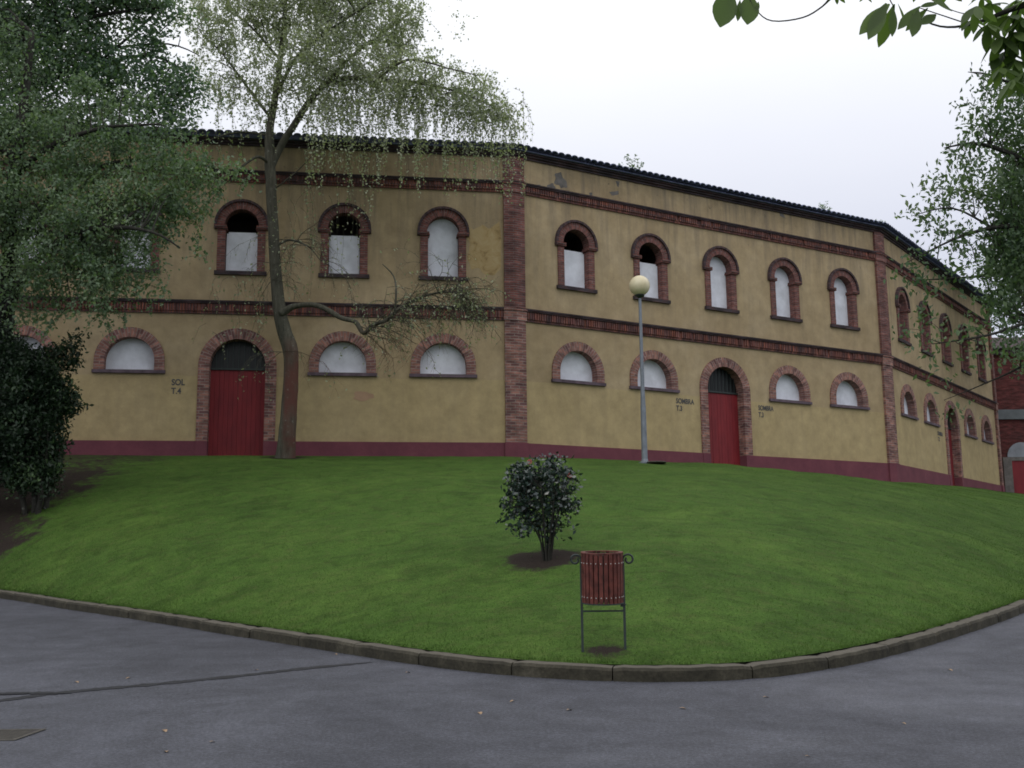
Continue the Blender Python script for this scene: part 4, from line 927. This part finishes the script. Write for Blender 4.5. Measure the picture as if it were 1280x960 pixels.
# ---- grass blades (stuff) on the lawn, thickest near the path
R = np.random.RandomState(55); pts = []; tint = []
vis = [i for i in range(nC) if -14 < lawn_pts[i, 0, 0] < 25 and lawn_pts[i, 0, 1] < 40]
N = 240000; ii = R.choice(vis, N); jj = R.rand(N)**1.7*NV*.9
fi_ = R.rand(N)
for a, b_, c in zip(ii, jj, fi_):
    j = int(b_); t = b_-j; p = lawn_pts[a, j]*(1-t)+lawn_pts[a, j+1]*t
    if a+1 < nC: p2 = lawn_pts[a+1, j]*(1-t)+lawn_pts[a+1, j+1]*t; p = p*(1-c)+p2*c
    if sv[a*(NV+1)+j] > .45 and c < .9: continue
    pts.append(p)
pts = np.array(pts); ax = R.normal(size=pts.shape)*.45; ax[:, 2] = 1; dist = pts[:, 1]
print('blades', len(pts)); sz = .027
pts[:, 2] += .012
g = leaves('grass', pts, sz, M['blade'], None, 0, 6, Vector((0, 0, 0)), 60, .45+.3*cl_noise(pts[:, :3], .5, 5)+.45*cl_noise(pts[:, :3], 2.1, 15), axis=ax); tag(g, kind='stuff')

# ---- fallen leaves on the asphalt
me0 = None
spots = [(206, 914), (266, 928), (208, 940), (510, 801+40), (854, 886), (1010, 946), (712, 888), (640, 877), (320, 818+20), (160, 848), (96, 853), (600, 892), (1188, 838), (958, 872), (420, 790+28), (1130, 905)]
for i, (px, py) in enumerate(spots):
    p = road_pt(px, py, .006)
    if me0 is None:
        V = []; Fc = []; T = []; leaflet(V, Fc, T, Vector((-.03, 0, .0)), Vector((1, 0, .25)), Vector((0, 0, 1)), .055, .03, .5, .8)
        me0 = bpy.data.meshes.new('fallen_leaf'); me0.from_pydata([tuple(v) for v in V], [], Fc); me0.update(); me0.materials.append(M['dry'])
    o = bpy.data.objects.new('fallen_leaf', me0); COL.objects.link(o); o.location = p; o.rotation_euler = (0, 0, rng.uniform(0, 6.3)); s_ = rng.uniform(.6, 1.25); o.scale = (s_, s_, s_)
    tag(o, 'small dry brown leaf lying on the asphalt', 'leaf', 'fallen leaves on the asphalt')

# ------------------------------------------------------------------ light
wd = bpy.data.worlds.new('World'); sc.world = wd; wd.use_nodes = True; nt = wd.node_tree; bg = nt.nodes['Background']
SE, SA = math.radians(48), math.radians(-150)   # azimuth measured from +Y clockwise
sky = nt.nodes.new('ShaderNodeTexSky'); sky.sky_type = 'NISHITA'; sky.sun_disc = False; sky.sun_elevation = SE; sky.sun_rotation = SA; sky.dust_density = 3
tc_ = nt.nodes.new('ShaderNodeTexCoord'); sx = nt.nodes.new('ShaderNodeSeparateXYZ'); nt.links.new(tc_.outputs['Generated'], sx.inputs[0])
n1 = noise_n(nt, scaled(nt, tc_.outputs['Generated'], (1.5, 1.5, 4)), 1.2, 4, .5)
# overcast dome: brighter towards the zenith
cl = ramp(nt, mth(nt, 'ADD', sx.outputs[2], mth(nt, 'MULTIPLY', mth(nt, 'SUBTRACT', n1, .5), .1)), [(0, (11, 11.5, 13.2)), (.26, (13.4, 13.9, 16)), (.36, (16.6, 17, 18.6)), (.45, (20, 20.3, 21)), (.6, (24, 24, 24.5)), (1, (22, 22, 22.5))])
nt.links.new(mixc(nt, .9, sky.outputs[0], cl), bg.inputs['Color']); bg.inputs['Strength'].default_value = .1
sl = bpy.data.lights.new('sun', 'SUN'); sl.energy = .6; sl.angle = math.radians(25); sl.color = (1, .96, .9)
so = bpy.data.objects.new('sun', sl); COL.objects.link(so)
sd = Vector((math.sin(SA)*math.cos(SE), math.cos(SA)*math.cos(SE), math.sin(SE))); so.rotation_euler = sd.to_track_quat('Z', 'Y').to_euler()
sc.view_settings.view_transform = 'Standard'; sc.view_settings.look = 'None'; sc.view_settings.exposure = -.78; sc.view_settings.gamma = 1
sc.render.engine = 'CYCLES'; sc.cycles.filter_width = 1.75; sc.cycles.max_bounces = 6; sc.cycles.transparent_max_bounces = 4
sc.render.resolution_x = 1024; sc.render.resolution_y = 768
